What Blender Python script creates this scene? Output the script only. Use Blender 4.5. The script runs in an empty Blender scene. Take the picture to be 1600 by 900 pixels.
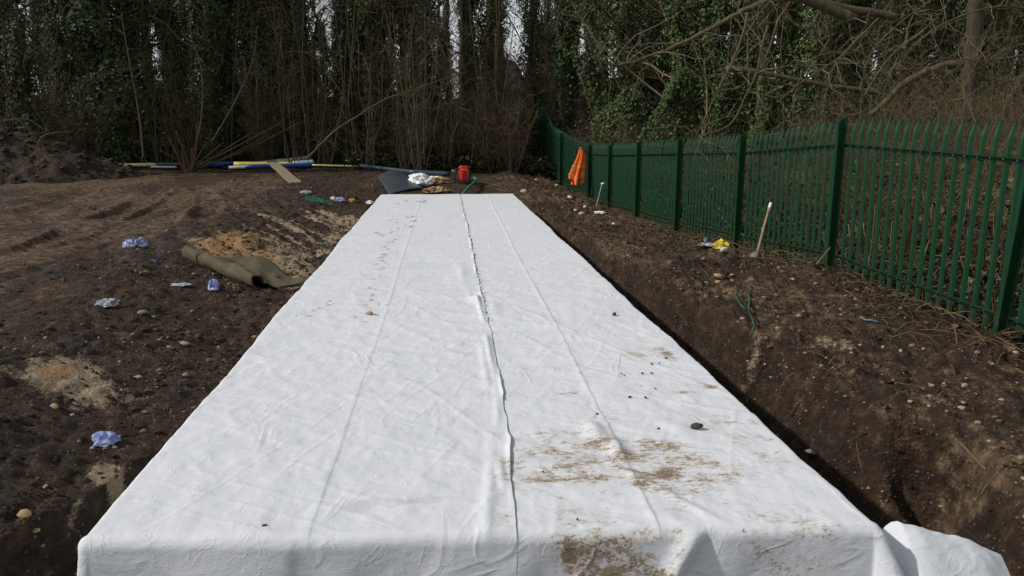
import bpy, math, random
import numpy as np
from mathutils import Vector

random.seed(7)
RNG = np.random.default_rng(11)
SC = bpy.context.scene
COL = SC.collection

# ------------------------------------------------------------------ camera, sky, sun, exposure
F_PX = 1190.0
PITCH = math.atan(252 / F_PX)
YAW = math.atan(114 / 1216.4)
CAM = np.array([0.0, 0.0, 1.6])
cd = bpy.data.cameras.new('camera')
cam = bpy.data.objects.new('camera', cd)
COL.objects.link(cam)
cam.location = CAM
cam.rotation_euler = (math.pi / 2 - PITCH, 0, -YAW)
cd.sensor_width = 36
cd.lens = 36 * F_PX / 1600
cd.clip_start = 0.05
cd.clip_end = 2000
SC.camera = cam

SUN_DIR = np.array([-0.97, -0.10, 0.0])
SUN_DIR /= np.linalg.norm(SUN_DIR)
SUN_EL = math.radians(38)
world = bpy.data.worlds.new('World')
SC.world = world
world.use_nodes = True
wn = world.node_tree
bg = wn.nodes['Background']
sky = wn.nodes.new('ShaderNodeTexSky')
sky.sky_type = 'NISHITA'
sky.sun_disc = False
sky.sun_elevation = SUN_EL
sky.sun_rotation = math.atan2(SUN_DIR[0], SUN_DIR[1])
sky.air_density = 1.0
sky.dust_density = 0.3
sky.ozone_density = 1.0
cloud = wn.nodes.new('ShaderNodeHueSaturation')          # thin even cloud: less blue
cloud.inputs['Saturation'].default_value = 0.2
wn.links.new(sky.outputs[0], cloud.inputs['Color'])
wn.links.new(cloud.outputs[0], bg.inputs[0])
bg.inputs[1].default_value = 0.135

sd = bpy.data.lights.new('sun', 'SUN')
sd.energy = 3.3
sd.angle = math.radians(1.6)
sd.color = (1.0, 0.955, 0.89)
sun = bpy.data.objects.new('sun', sd)
COL.objects.link(sun)
sun.location = (-20, 8, 30)
sv = Vector((SUN_DIR[0] * math.cos(SUN_EL), SUN_DIR[1] * math.cos(SUN_EL), math.sin(SUN_EL)))
sun.rotation_euler = sv.to_track_quat('Z', 'Y').to_euler()

SC.view_settings.view_transform = 'Standard'
SC.view_settings.look = 'None'
SC.view_settings.gamma = 1
SC.view_settings.use_curve_mapping = False
SC.view_settings.exposure = -0.06

# ------------------------------------------------------------------ maths helpers
FW = np.array([math.sin(YAW) * math.cos(PITCH), math.cos(YAW) * math.cos(PITCH), -math.sin(PITCH)])
RT = np.array([math.cos(YAW), -math.sin(YAW), 0])
UP = np.cross(RT, FW)


def ray(u, v):
    d = FW * F_PX + RT * (u - 800) + UP * (450 - v)
    return d / np.linalg.norm(d)


def on_z(u, v, z):
    d = ray(u, v)
    return CAM + d * ((z - CAM[2]) / d[2])


def on_y(u, v, y):
    d = ray(u, v)
    return CAM + d * (y / d[1])


def hash2(i, j, seed):
    h = (i.astype(np.int64) * 374761393 + j.astype(np.int64) * 668265263 + seed * 974634777) & 0xffffffff
    h = ((h ^ (h >> 13)) * 1274126177) & 0xffffffff
    h = h ^ (h >> 16)
    return (h & 0xffff) / 65535.0


def noise(x, y, seed=0):
    x = np.asarray(x, float); y = np.asarray(y, float)
    i = np.floor(x); j = np.floor(y)
    a = x - i; b = y - j
    a = a * a * a * (a * (a * 6 - 15) + 10); b = b * b * b * (b * (b * 6 - 15) + 10)
    n00 = hash2(i, j, seed); n10 = hash2(i + 1, j, seed)
    n01 = hash2(i, j + 1, seed); n11 = hash2(i + 1, j + 1, seed)
    return (n00 * (1 - a) + n10 * a) * (1 - b) + (n01 * (1 - a) + n11 * a) * b * 1.0 - 0.5


def fbm(x, y, octv=4, seed=0, gain=0.5):
    t = 0; amp = 1.0
    for k in range(octv):
        t = t + amp * noise(x * 2 ** k + 17.3 * k, y * 2 ** k - 9.1 * k, seed + k)
        amp *= gain
    return t


def ridged(x, y, seed=0):
    return 1 - np.abs(noise(x, y, seed)) * 4


def lumpy(x, y, seed):
    """crumbly soil: rounded lumps of random size, 0 in the gaps and up to 1 on top"""
    x = np.asarray(x, float); y = np.asarray(y, float)
    i0 = np.floor(x); j0 = np.floor(y)
    best = np.zeros(np.broadcast(x, y).shape)
    for di in (-1, 0, 1):
        for dj in (-1, 0, 1):
            i, j = i0 + di, j0 + dj
            h1 = hash2(i, j, seed); h2 = hash2(i, j, seed + 7); h3 = hash2(i, j, seed + 13)
            r = 0.30 + 0.55 * h3
            dx = x - (i + .15 + .7 * h1); dy = y - (j + .15 + .7 * h2)
            q = np.clip(1 - (dx * dx * (.7 + h1) + dy * dy * (1.6 - h1)) / (r * r), 0, 1)
            best = np.maximum(best, np.sqrt(q) * r * (.3 + h2))
    return best


def sstep(a, b, x):
    t = np.clip((x - a) / (b - a), 0, 1)
    return t * t * (3 - 2 * t)


# ------------------------------------------------------------------ mesh helpers
def mesh_np(name, verts, faces, mat=None, smooth=True):
    """faces: list of index arrays (n,3) / (n,4)"""
    me = bpy.data.meshes.new(name)
    verts = np.asarray(verts, np.float32)
    if not isinstance(faces, list):
        faces = [faces]
    faces = [np.asarray(f, np.int32) for f in faces if len(f)]
    me.vertices.add(len(verts))
    me.vertices.foreach_set('co', verts.ravel())
    idx = np.concatenate([f.ravel() for f in faces])
    tot = np.concatenate([np.full(len(f), f.shape[1], np.int32) for f in faces])
    start = np.concatenate([[0], np.cumsum(tot)[:-1]]).astype(np.int32)
    me.loops.add(len(idx))
    me.loops.foreach_set('vertex_index', idx)
    me.polygons.add(len(tot))
    me.polygons.foreach_set('loop_start', start)
    me.polygons.foreach_set('loop_total', tot)
    me.polygons.foreach_set('use_smooth', np.full(len(tot), smooth))
    if mat:
        me.materials.append(mat)
    me.update(calc_edges=True)
    me.validate()
    return me


def attr(me, name, vals):
    a = me.attributes.new(name, 'FLOAT', 'POINT')
    a.data.foreach_set('value', np.asarray(vals, np.float32))


def obj(name, me, parent=None, loc=None):
    o = bpy.data.objects.new(name, me)
    COL.objects.link(o)
    if parent:
        o.parent = parent
    if loc is not None:
        o.location = [float(c) for c in loc]
    return o


def tag(o, label=None, cat=None, group=None, kind=None):
    if label: o['label'] = label
    if cat: o['category'] = cat
    if group: o['group'] = group
    if kind: o['kind'] = kind
    return o


def thing(name, label, cat, loc=(0, 0, 0), rz=0.0, group=None):
    o = bpy.data.objects.new(name, None)
    COL.objects.link(o)
    o.empty_display_size = 0.2
    o.location = [float(c) for c in loc]
    o.rotation_euler = (0, 0, rz)
    return tag(o, label, cat, group)


def copy_tree(o, parent=None):
    c = o.copy()
    COL.objects.link(c)
    if parent:
        c.parent = parent
    for ch in list(o.children):
        copy_tree(ch, c)
    return c


class MB:
    """collects pieces into one mesh"""

    def __init__(self):
        self.v = []; self.q = []; self.t = []; self.n = 0

    def add(self, v, q=None, t=None):
        v = np.asarray(v, float).reshape(-1, 3)
        if q is not None and len(q): self.q.append(np.asarray(q, int).reshape(-1, 4) + self.n)
        if t is not None and len(t): self.t.append(np.asarray(t, int).reshape(-1, 3) + self.n)
        self.v.append(v); self.n += len(v)
        return self

    def tube(self, pts, rad, sides=6, caps=True):
        pts = np.asarray(pts, float); n = len(pts)
        rad = np.broadcast_to(np.asarray(rad, float), (n,))
        tan = np.gradient(pts, axis=0)
        tan /= np.linalg.norm(tan, axis=1)[:, None] + 1e-9
        ref = np.array([0.31, 0.17, 0.93]) if abs(tan[0, 2]) < 0.8 else np.array([0.93, 0.3, 0.1])
        a = np.cross(tan, ref); a /= np.linalg.norm(a, axis=1)[:, None] + 1e-9
        b = np.cross(tan, a)
        th = np.arange(sides) * 2 * math.pi / sides
        v = pts[:, None] + rad[:, None, None] * (a[:, None] * np.cos(th)[None, :, None] + b[:, None] * np.sin(th)[None, :, None])
        i = np.arange(n - 1)[:, None] * sides; k = np.arange(sides)[None]; k2 = (k + 1) % sides
        q = np.stack([i + k, i + k2, i + sides + k2, i + sides + k], -1).reshape(-1, 4)
        v = v.reshape(-1, 3)
        if caps:
            v = np.vstack([v, pts[:1], pts[-1:]])
            m = n * sides
            kk = np.arange(sides); kk2 = (kk + 1) % sides
            t = np.vstack([np.stack([np.full(sides, m), kk2, kk], -1),
                           np.stack([np.full(sides, m + 1), (n - 1) * sides + kk, (n - 1) * sides + kk2], -1)])
            return self.add(v, q, t)
        return self.add(v, q)

    def box(self, c, s, rz=0.0):
        x, y, z = np.asarray(s, float) / 2
        v = np.array([[-x, -y, -z], [x, -y, -z], [x, y, -z], [-x, y, -z], [-x, -y, z], [x, -y, z], [x, y, z], [-x, y, z]])
        cr, sr = math.cos(rz), math.sin(rz)
        v = v @ np.array([[cr, sr, 0], [-sr, cr, 0], [0, 0, 1]]) + np.asarray(c, float)
        return self.add(v, [[0, 3, 2, 1], [4, 5, 6, 7], [0, 1, 5, 4], [1, 2, 6, 5], [2, 3, 7, 6], [3, 0, 4, 7]])

    def rbox(self, c, s, r=0.02, rz=0.0):
        """box with chamfered edges"""
        x, y, z = np.asarray(s, float) / 2
        pts = []
        rings = [(-z, r), (-z + r, 0), (z - r, 0), (z, r)]
        for zz, ins in rings:
            X, Y = x - ins, y - ins
            ring = [(-X + r, -Y), (X - r, -Y), (X, -Y + r), (X, Y - r), (X - r, Y), (-X + r, Y), (-X, Y - r), (-X, -Y + r)]
            pts += [(a, b, zz) for a, b in ring]
        v = np.array(pts)
        cr, sr = math.cos(rz), math.sin(rz)
        v = v @ np.array([[cr, sr, 0], [-sr, cr, 0], [0, 0, 1]]) + np.asarray(c, float)
        q = [[i * 8 + k, i * 8 + (k + 1) % 8, i * 8 + 8 + (k + 1) % 8, i * 8 + 8 + k] for i in range(3) for k in range(8)]
        q += [[0, 7, 6, 1], [1, 6, 5, 2], [2, 5, 4, 3], [24, 25, 30, 31], [25, 26, 29, 30], [26, 27, 28, 29]]
        return self.add(v, q)

    def mesh(self, name, mat, smooth=True):
        f = []
        if self.q: f.append(np.vstack(self.q))
        if self.t: f.append(np.vstack(self.t))
        return mesh_np(name, np.vstack(self.v), f, mat, smooth)

    def obj(self, name, mat, parent=None, loc=None, smooth=True):
        return obj(name, self.mesh(name, mat, smooth), parent, loc)


def grid_faces(nr, nc):
    i = np.arange(nr - 1)[:, None] * nc; k = np.arange(nc - 1)[None]
    return np.stack([i + k, i + k + 1, i + nc + k + 1, i + nc + k], -1).reshape(-1, 4)


_ico = {}


def ico(sub):
    if sub not in _ico:
        import bmesh
        bm = bmesh.new(); bmesh.ops.create_icosphere(bm, subdivisions=sub, radius=1)
        v = np.array([p.co[:] for p in bm.verts]); f = np.array([[q.index for q in p.verts] for p in bm.faces])
        bm.free(); _ico[sub] = (v, f)
    return _ico[sub]


def rotmat(rng):
    q = rng.normal(size=4); q /= np.linalg.norm(q)
    w, x, y, z = q
    return np.array([[1 - 2 * (y * y + z * z), 2 * (x * y - z * w), 2 * (x * z + y * w)],
                     [2 * (x * y + z * w), 1 - 2 * (x * x + z * z), 2 * (y * z - x * w)],
                     [2 * (x * z - y * w), 2 * (y * z + x * w), 1 - 2 * (x * x + y * y)]])


def lumps(pos, size, sub=1, rough=0.3, flat=0.7, rng=RNG, variants=12):
    """many irregular lumps as one vertex array: used for clods and gravel"""
    v0, f0 = ico(sub)
    vs = []
    for _ in range(variants):
        s = 1 + rng.uniform(-rough, rough, len(v0))
        vs.append((v0 * s[:, None] * rng.uniform(0.7, 1.3, 3)) @ rotmat(rng) * np.array([1, 1, flat]))
    vs = np.array(vs)
    n = len(pos)
    pick = rng.integers(0, variants, n)
    a = rng.uniform(0, 6.28, n)
    V = vs[pick] * np.asarray(size)[:, None, None]
    c, s = np.cos(a)[:, None], np.sin(a)[:, None]
    V = np.stack([V[..., 0] * c - V[..., 1] * s, V[..., 0] * s + V[..., 1] * c, V[..., 2]], -1) + np.asarray(pos)[:, None]
    Fc = f0[None] + (np.arange(n) * len(v0))[:, None, None]
    return V.reshape(-1, 3), Fc.reshape(-1, 3)


# ------------------------------------------------------------------ materials
class NT:
    def __init__(self, name):
        self.m = bpy.data.materials.new(name); self.m.use_nodes = True
        self.t = self.m.node_tree; self.b = self.t.nodes['Principled BSDF']

    def n(self, typ, **kw):
        nd = self.t.nodes.new(typ)
        for k, v in kw.items(): setattr(nd, k, v)
        return nd

    def l(self, a, b): self.t.links.new(a, b)

    def noise(self, scale, detail=4, rough=0.6, coord=None, dist=0.0):
        nd = self.n('ShaderNodeTexNoise')
        nd.inputs['Scale'].default_value = scale; nd.inputs['Detail'].default_value = detail
        nd.inputs['Roughness'].default_value = rough; nd.inputs['Distortion'].default_value = dist
        if coord is not None: self.l(coord, nd.inputs['Vector'])
        return nd.outputs['Fac']

    def coord(self, scale=(1, 1, 1), rot=(0, 0, 0), which='Object'):
        tc = self.n('ShaderNodeTexCoord'); mp = self.n('ShaderNodeMapping')
        mp.inputs['Scale'].default_value = scale; mp.inputs['Rotation'].default_value = rot
        self.l(tc.outputs[which], mp.inputs['Vector'])
        return mp.outputs[0]

    def ramp(self, fac, stops):
        r = self.n('ShaderNodeValToRGB')
        el = r.color_ramp.elements
        while len(el) < len(stops): el.new(0.5)
        for e, (p, c) in zip(el, stops):
            e.position = p; e.color = (*c, 1) if len(c) == 3 else c
        self.l(fac, r.inputs[0])
        return r.outputs[0]

    def mix(self, fac, a, b):
        m = self.n('ShaderNodeMix', data_type='RGBA')
        for s, x in ((0, fac), (6, a), (7, b)):
            if isinstance(x, tuple): m.inputs[s].default_value = (*x, 1)
            elif isinstance(x, (int, float)): m.inputs[s].default_value = x
            else: self.l(x, m.inputs[s])
        return m.outputs[2]

    def math(self, op, a, b=0.0, c=None, clamp=False):
        m = self.n('ShaderNodeMath', operation=op); m.use_clamp = clamp
        for s, x in ((0, a), (1, b), (2, c)):
            if x is None: continue
            if isinstance(x, (int, float)): m.inputs[s].default_value = x
            else: self.l(x, m.inputs[s])
        return m.outputs[0]

    def smooth(self, x, a, b):
        m = self.n('ShaderNodeMapRange', interpolation_type='SMOOTHSTEP')
        self.l(x, m.inputs[0]); m.inputs[1].default_value = a; m.inputs[2].default_value = b
        return m.outputs[0]

    def attr(self, name):
        a = self.n('ShaderNodeAttribute'); a.attribute_name = name
        return a.outputs['Fac']

    def bump(self, h, strength=0.3, dist=0.01):
        b = self.n('ShaderNodeBump'); b.inputs['Strength'].default_value = strength; b.inputs['Distance'].default_value = dist
        self.l(h, b.inputs['Height']); self.l(b.outputs[0], self.b.inputs['Normal'])

    def out(self, col, rough=0.8, spec=0.3):
        if isinstance(col, tuple): self.b.inputs['Base Color'].default_value = (*col, 1)
        else: self.l(col, self.b.inputs['Base Color'])
        if isinstance(rough, (int, float)): self.b.inputs['Roughness'].default_value = rough
        else: self.l(rough, self.b.inputs['Roughness'])
        self.b.inputs['Specular IOR Level'].default_value = spec
        return self.m


def simple(name, col, rough=0.6, spec=0.4, var=0.25, scale=18, dirt=None, bump=0.0):
    m = NT(name)
    nz = m.noise(scale, 5, 0.65, m.coord())
    lo = tuple(c * (1 - var) for c in col); hi = tuple(min(1, c * (1 + var)) for c in col)
    c = m.ramp(nz, [(0.3, lo), (0.7, hi)])
    if dirt:
        n2 = m.noise(scale * 0.4, 6, 0.7, m.coord((1, 1, 1), (0.4, 0.2, 1)))
        c = m.mix(m.smooth(n2, 0.5, 0.68), c, dirt)
    if bump: m.bump(nz, bump, 0.01)
    return m.out(c, rough, spec)


def make_soil():
    m = NT('wet_soil')
    co = m.coord()
    n1 = m.noise(1.1, 6, 0.65, co); n2 = m.noise(9, 8, 0.7, co); n3 = m.noise(60, 6, 0.75, co)
    base = m.ramp(n1, [(0.34, (0.023, 0.0138, 0.008)), (0.52, (0.048, 0.029, 0.0165)), (0.68, (0.115, 0.070, 0.038))])
    dk = m.ramp(n2, [(0.38, (0.0145, 0.009, 0.0055)), (0.53, (0.054, 0.033, 0.019)), (0.70, (0.175, 0.114, 0.066))])
    c = m.mix(0.65, base, dk)
    # drier, trodden soil
    dry = m.ramp(n2, [(0.36, (0.036, 0.0225, 0.0135)), (0.53, (0.125, 0.080, 0.047)), (0.70, (0.275, 0.192, 0.118))])
    fdry = m.smooth(m.math('ADD', m.attr('dry'), m.math('MULTIPLY', m.math('SUBTRACT', m.math('ADD', m.math('MULTIPLY', n1, 1.2), n2), 1.1), 1.7)), 0.22, 0.85)
    c = m.mix(fdry, c, dry)
    # leaf-strewn wood floor
    lit = m.ramp(n3, [(0.38, (0.012, 0.008, 0.005)), (0.56, (0.030, 0.020, 0.011)), (0.72, (0.085, 0.056, 0.030))])
    c = m.mix(m.attr('litter'), c, lit)
    # sand and gravel streaks
    sandc = m.ramp(n3, [(0.3, (0.22, 0.15, 0.085)), (0.5, (0.42, 0.32, 0.205)), (0.7, (0.62, 0.53, 0.39))])
    fs = m.smooth(m.math('ADD', m.attr('sand'), m.math('MULTIPLY', m.math('SUBTRACT', m.math('ADD', n2, m.math('MULTIPLY', n3, 0.8)), 0.9), 1.15)), 0.30, 0.58)
    c = m.mix(m.math('MULTIPLY', fs, 0.85), c, sandc)
    orange = m.ramp(n3, [(0.3, (0.20, 0.105, 0.042)), (0.5, (0.36, 0.20, 0.085)), (0.7, (0.50, 0.34, 0.18))])
    fo = m.smooth(m.math('ADD', m.attr('orange'), m.math('MULTIPLY', m.math('SUBTRACT', m.math('ADD', n2, m.math('MULTIPLY', n3, .6)), 0.8), 1.7)), 0.36, 0.75)
    c = m.mix(m.math('MULTIPLY', fo, 0.9), c, orange)
    c = m.mix(m.math('MULTIPLY', m.attr('trench_tone'), 0.22), c, (0.012, 0.0082, 0.0055))  # soil colour a little darker inside the trench
    # tiny pale grit
    vo = m.n('ShaderNodeTexVoronoi'); vo.inputs['Scale'].default_value = 34; m.l(co, vo.inputs['Vector'])
    sep = m.n('ShaderNodeSeparateColor'); m.l(vo.outputs['Color'], sep.inputs[0])
    grit = m.math('MULTIPLY', m.math('LESS_THAN', vo.outputs['Distance'], 0.26), m.math('GREATER_THAN', sep.outputs[0], 0.86))
    grit = m.math('MULTIPLY', grit, m.math('SUBTRACT', 1.0, m.attr('litter')))
    c = m.mix(m.math('MULTIPLY', grit, 0.75), c, (0.22, 0.18, 0.13))
    vb = m.n('ShaderNodeTexVoronoi', feature='SMOOTH_F1'); vb.inputs['Scale'].default_value = 42; m.l(co, vb.inputs['Vector'])
    h = m.math('ADD', m.math('MULTIPLY', n2, 1.0), m.math('SUBTRACT', m.math('MULTIPLY', n3, 0.5), m.math('MULTIPLY', vb.outputs['Distance'], 0.5)))
    m.bump(h, 1.0, 0.05)
    rough = m.ramp(n1, [(0.3, (0.62,) * 3), (0.7, (0.92,) * 3)])
    return m.out(c, rough, 0.25)


def make_sheet_mat():
    m = NT('white_geotextile')
    co = m.coord()
    w = m.noise(220, 3, 0.6, m.coord((1, 0.35, 1)))
    big = m.noise(2.2, 5, 0.6, co)
    c = m.ramp(big, [(0.3, (0.610, 0.63, 0.662)), (0.7, (0.665, 0.683, 0.713))])
    # fine long fibres across the roll
    fib = m.noise(26, 5, 0.7, m.coord((0.5, 4.5, 1)))
    c = m.mix(m.math('MULTIPLY', m.smooth(fib, 0.5, 0.72), 0.16), c, (0.54, 0.56, 0.60))
    # damp bluish-grey marks
    dn = m.noise(5, 6, 0.65, co)
    fd = m.smooth(m.math('ADD', m.attr('damp'), m.math('MULTIPLY', m.math('SUBTRACT', dn, 0.5), 2.0)), 0.42, 0.60)
    c = m.mix(m.math('MULTIPLY', fd, 0.30), c, (0.36, 0.37, 0.39))
    # thin wash of dried mud, then thick mud
    n1 = m.noise(6.5, 9, 0.72, m.coord((0.75, 1.25, 1)), dist=0.6)
    n2 = m.noise(38, 8, 0.75, m.coord((0.7, 1.3, 1)))
    mud = m.attr('mud')
    n4 = m.noise(70, 5, 0.75, m.coord((0.7, 1.3, 1)))
    wash = m.smooth(m.math('ADD', m.math('MULTIPLY', mud, .9), m.math('ADD', m.math('MULTIPLY', m.math('SUBTRACT', n1, 0.5), 2.2), m.math('ADD', m.math('MULTIPLY', m.math('SUBTRACT', n2, 0.5), 1.5), m.math('MULTIPLY', m.math('SUBTRACT', n4, 0.5), 0.7)))), 0.40, 0.92)
    c = m.mix(m.math('MULTIPLY', wash, m.math('MULTIPLY', mud, 1.5, clamp=True)), c, (0.46, 0.40, 0.32))
    n5 = m.noise(95, 4, 0.7, m.coord((0.8, 1.2, 1)))
    thick = m.smooth(m.math('ADD', m.math('MULTIPLY', mud, 0.85), m.math('ADD', m.math('MULTIPLY', m.math('SUBTRACT', n1, 0.5), 1.9), m.math('ADD', m.math('MULTIPLY', m.math('SUBTRACT', n2, 0.5), 1.9), m.math('MULTIPLY', m.math('SUBTRACT', n5, 0.5), 1.3)))), 0.72, 0.80)
    thick = m.math('MULTIPLY', thick, m.smooth(mud, 0.12, 0.4))
    mc = m.ramp(n2, [(0.38, (0.065, 0.042, 0.026)), (0.52, (0.175, 0.122, 0.078)), (0.64, (0.36, 0.28, 0.195))])
    c = m.mix(m.math('MULTIPLY', thick, 0.85), c, mc)
    # dark specks and footmarks
    n3 = m.noise(46, 6, 0.75, m.coord((0.6, 1.4, 1)))
    sp = m.smooth(m.math('ADD', m.attr('speck'), m.math('MULTIPLY', m.math('SUBTRACT', n3, 0.5), 4.2)), 0.86, 0.98)
    sp = m.math('MULTIPLY', sp, m.smooth(m.attr('speck'), 0.1, 0.4))
    c = m.mix(m.math('MULTIPLY', sp, 0.75), c, (0.13, 0.115, 0.095))
    wr = m.noise(14, 4, 0.6, m.coord((1, 2.5, 1), (0, 0, 0.35)))
    vd = m.n('ShaderNodeVectorMath', operation='ADD'); cn = m.n('ShaderNodeTexNoise'); cn.inputs['Scale'].default_value = 3.0
    sc_ = m.n('ShaderNodeVectorMath', operation='SCALE'); sc_.inputs['Scale'].default_value = 0.35
    m.l(co, cn.inputs['Vector']); m.l(cn.outputs['Color'], sc_.inputs[0]); m.l(co, vd.inputs[0]); m.l(sc_.outputs[0], vd.inputs[1])
    cr = None
    for scl, wt in ((4.5, 1.6), (11, 0.8)):
        vo = m.n('ShaderNodeTexVoronoi'); vo.inputs['Scale'].default_value = scl; m.l(vd.outputs[0], vo.inputs['Vector'])
        t_ = m.math('MULTIPLY', vo.outputs['Distance'], wt)
        cr = t_ if cr is None else m.math('ADD', cr, t_)
    wr = m.math('ADD', m.math('MULTIPLY', wr, .6), m.math('MULTIPLY', cr, .45))
    # crisp creases: thin ridges where the noise crosses its mean
    for scl, cs, rot, wt in ((3.2, (1, .45, 1), .5, 1.3), (5.5, (.5, 1.2, 1), -.3, 1.0), (10, (1, .8, 1), .9, .55)):
        nz_ = m.noise(scl, 2, .5, m.coord(cs, (0, 0, rot)), .8)
        rg_ = m.math('SUBTRACT', 1.0, m.math('MULTIPLY', m.math('ABSOLUTE', m.math('SUBTRACT', nz_, .5)), 16.0), clamp=True)
        fade = m.smooth(m.noise(scl * .7, 2, .5, m.coord((1, 1, 1), (0, 0, rot + 1))), .45, .62)
        wr = m.math('ADD', wr, m.math('MULTIPLY', m.math('MULTIPLY', rg_, fade), wt))
    h = m.math('ADD', m.math('MULTIPLY', w, 0.25), m.math('ADD', m.math('MULTIPLY', fib, 0.7), m.math('MULTIPLY', wr, 0.5)))
    m.bump(h, 0.36, 0.012)
    return m.out(c, 0.75, 0.25)


def make_leaf(name, dark, mid, light, rough=0.58):
    m = NT(name)
    g = m.n('ShaderNodeNewGeometry')
    r = g.outputs['Random Per Island']
    c = m.ramp(r, [(0.0, dark), (0.55, mid), (0.9, light), (1.0, tuple(x * 1.15 for x in light))])
    big = m.noise(0.9, 3, 0.6, m.coord())
    c = m.mix(m.smooth(big, 0.42, 0.62), c, m.mix(0.5, c, light))
    return m.out(c, rough, 0.2)


def make_bark(name, a, b, c3, scale=14):
    m = NT(name)
    n1 = m.noise(scale, 7, 0.7, m.coord((1, 1, 0.25)))
    n2 = m.noise(2.3, 4, 0.6, m.coord())
    c = m.ramp(n1, [(0.3, a), (0.55, b), (0.75, c3)])
    c = m.mix(m.math('MULTIPLY', m.smooth(n2, 0.5, 0.7), 0.5), c, (0.07, 0.075, 0.03))
    m.bump(n1, 0.5, 0.02)
    return m.out(c, 0.85, 0.2)


def make_twig(name, dark, light):
    m = NT(name)
    g = m.n('ShaderNodeNewGeometry')
    c = m.ramp(g.outputs['Random Per Island'], [(0, dark), (0.7, light), (1, tuple(x * 1.4 for x in light))])
    return m.out(c, 0.8, 0.2)


SOIL = make_soil()
SHEET = make_sheet_mat()
IVY = make_leaf('ivy_leaf', (0.018, 0.027, 0.010), (0.036, 0.058, 0.019), (0.070, 0.098, 0.030))
IVY_NEAR = make_leaf('ivy_leaf_near', (0.015, 0.024, 0.008), (0.034, 0.056, 0.017), (0.078, 0.112, 0.034))  # nearer ivy, its palest leaves a bit lighter green
GROUND_IVY = make_leaf('ground_ivy_leaf', (0.018, 0.024, 0.009), (0.042, 0.056, 0.020), (0.080, 0.090, 0.034))
BARK = make_bark('bark', (0.03, 0.022, 0.015), (0.062, 0.048, 0.033), (0.10, 0.08, 0.055))
SAPLING = make_bark('sapling_bark', (0.075, 0.060, 0.037), (0.15, 0.122, 0.076), (0.23, 0.19, 0.12))
BARK_PALE = make_bark('pale_bark', (0.050, 0.039, 0.022), (0.100, 0.079, 0.046), (0.16, 0.129, 0.078))
TWIG = make_twig('bare_twig', (0.048, 0.038, 0.021), (0.108, 0.084, 0.046))
TWIG_RED = make_twig('reddish_twig', (0.065, 0.047, 0.028), (0.140, 0.102, 0.062))
TWIG_PALE = make_twig('pale_twig', (0.085, 0.065, 0.040), (0.17, 0.135, 0.085))
DRY = make_twig('dry_stem', (0.050, 0.034, 0.018), (0.150, 0.104, 0.056))
LEAF_DEAD = make_twig('dead_leaf', (0.04, 0.024, 0.013), (0.125, 0.078, 0.042))


def make_green():
    m = NT('green_paint')
    nz = m.noise(30, 5, 0.6, m.coord((1, 1, 0.3)))
    c = m.ramp(nz, [(0.3, (0.0026, 0.029, 0.0098)), (0.7, (0.0038, 0.043, 0.0140))])
    d = m.noise(7, 7, 0.7, m.coord((1, 1, 0.6)))
    c = m.mix(m.math('MULTIPLY', m.smooth(d, 0.58, 0.75), 0.45), c, (0.035, 0.043, 0.026))
    oi = m.n('ShaderNodeObjectInfo')
    c = m.mix(m.math('MULTIPLY', oi.outputs['Random'], 0.45), c, m.mix(0.5, c, (0.008, 0.028, 0.018)))
    sx = m.n('ShaderNodeSeparateXYZ'); tcc = m.n('ShaderNodeTexCoord'); m.l(tcc.outputs['Object'], sx.inputs[0])
    low = m.math('MULTIPLY', m.smooth(sx.outputs[2], 0.45, 0.0), m.smooth(d, 0.40, 0.58))
    c = m.mix(m.math('MULTIPLY', low, 0.7), c, (0.075, 0.055, 0.036))
    m.bump(nz, 0.08, 0.004)
    return m.out(c, 0.55, 0.22)


GREEN = make_green()
STEEL = simple('zinc_bolt', (0.30, 0.32, 0.30), 0.5, 0.5)

# ------------------------------------------------------------------ terrain
X_L, X_R, Y_N, Y_F = -1.42, 1.74, 2.80, 18.62           # the covered block, top at z = 0
FY = np.array([-30, 3.4, 6.5, 9.55, 12.6, 15.65, 18.7, 21.75, 24.8, 27.6, 30.4, 33.2, 36.2, 60])
FZ = np.array([-.45, -.42, -.40, -.34, -.50, -.64, -.76, -.86, -.86, -.66, -.40, .12, .6, 3.0])


def z_smooth(x, y):
    """terrain without the trench and without fine relief"""
    x = np.asarray(x, float); y = np.asarray(y, float)
    fz = np.interp(y, FY, FZ)
    # right bank
    lip = np.interp(y, [-10, 3, 4.5, 6, 9, 15, 19, 23, 27], [-.62, -.60, -.52, -.38, -.24, -.36, -.5, -.25, -.1])
    tr = np.clip((x - 2.5) / (5.0 - 2.5), 0, 1)
    zr = lip * (1 - tr) + fz * tr
    zr = np.where(x > 5.2, fz + 0.02 * np.clip(x - 5.2, 0, 8), zr)
    # left side: plateau that falls towards the block
    edge = np.interp(y, [0, 3, 6, 9, 12, 16, 19, 24], [-3.2, -3.3, -3.6, -3.9, -4.0, -4.1, -4.2, -4.0])
    fall = np.interp(y, [0, 6, 12, 17, 20, 23], [.42, .42, .40, .36, .34, .05])
    zl = 0.02 - fall * sstep(0, 1, (x - edge) / np.maximum(-1.5 - edge, 0.3))
    t = sstep(-1.6, 2.4, x)
    z = zl * (1 - t) + zr * t
    hill = sstep(31, 56, y + 0.04 * np.abs(x)) * 3.6
    return z + np.where(x > 5.2, 0.6, 1.0) * hill + 1.2 * sstep(60, 200, y)


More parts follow.
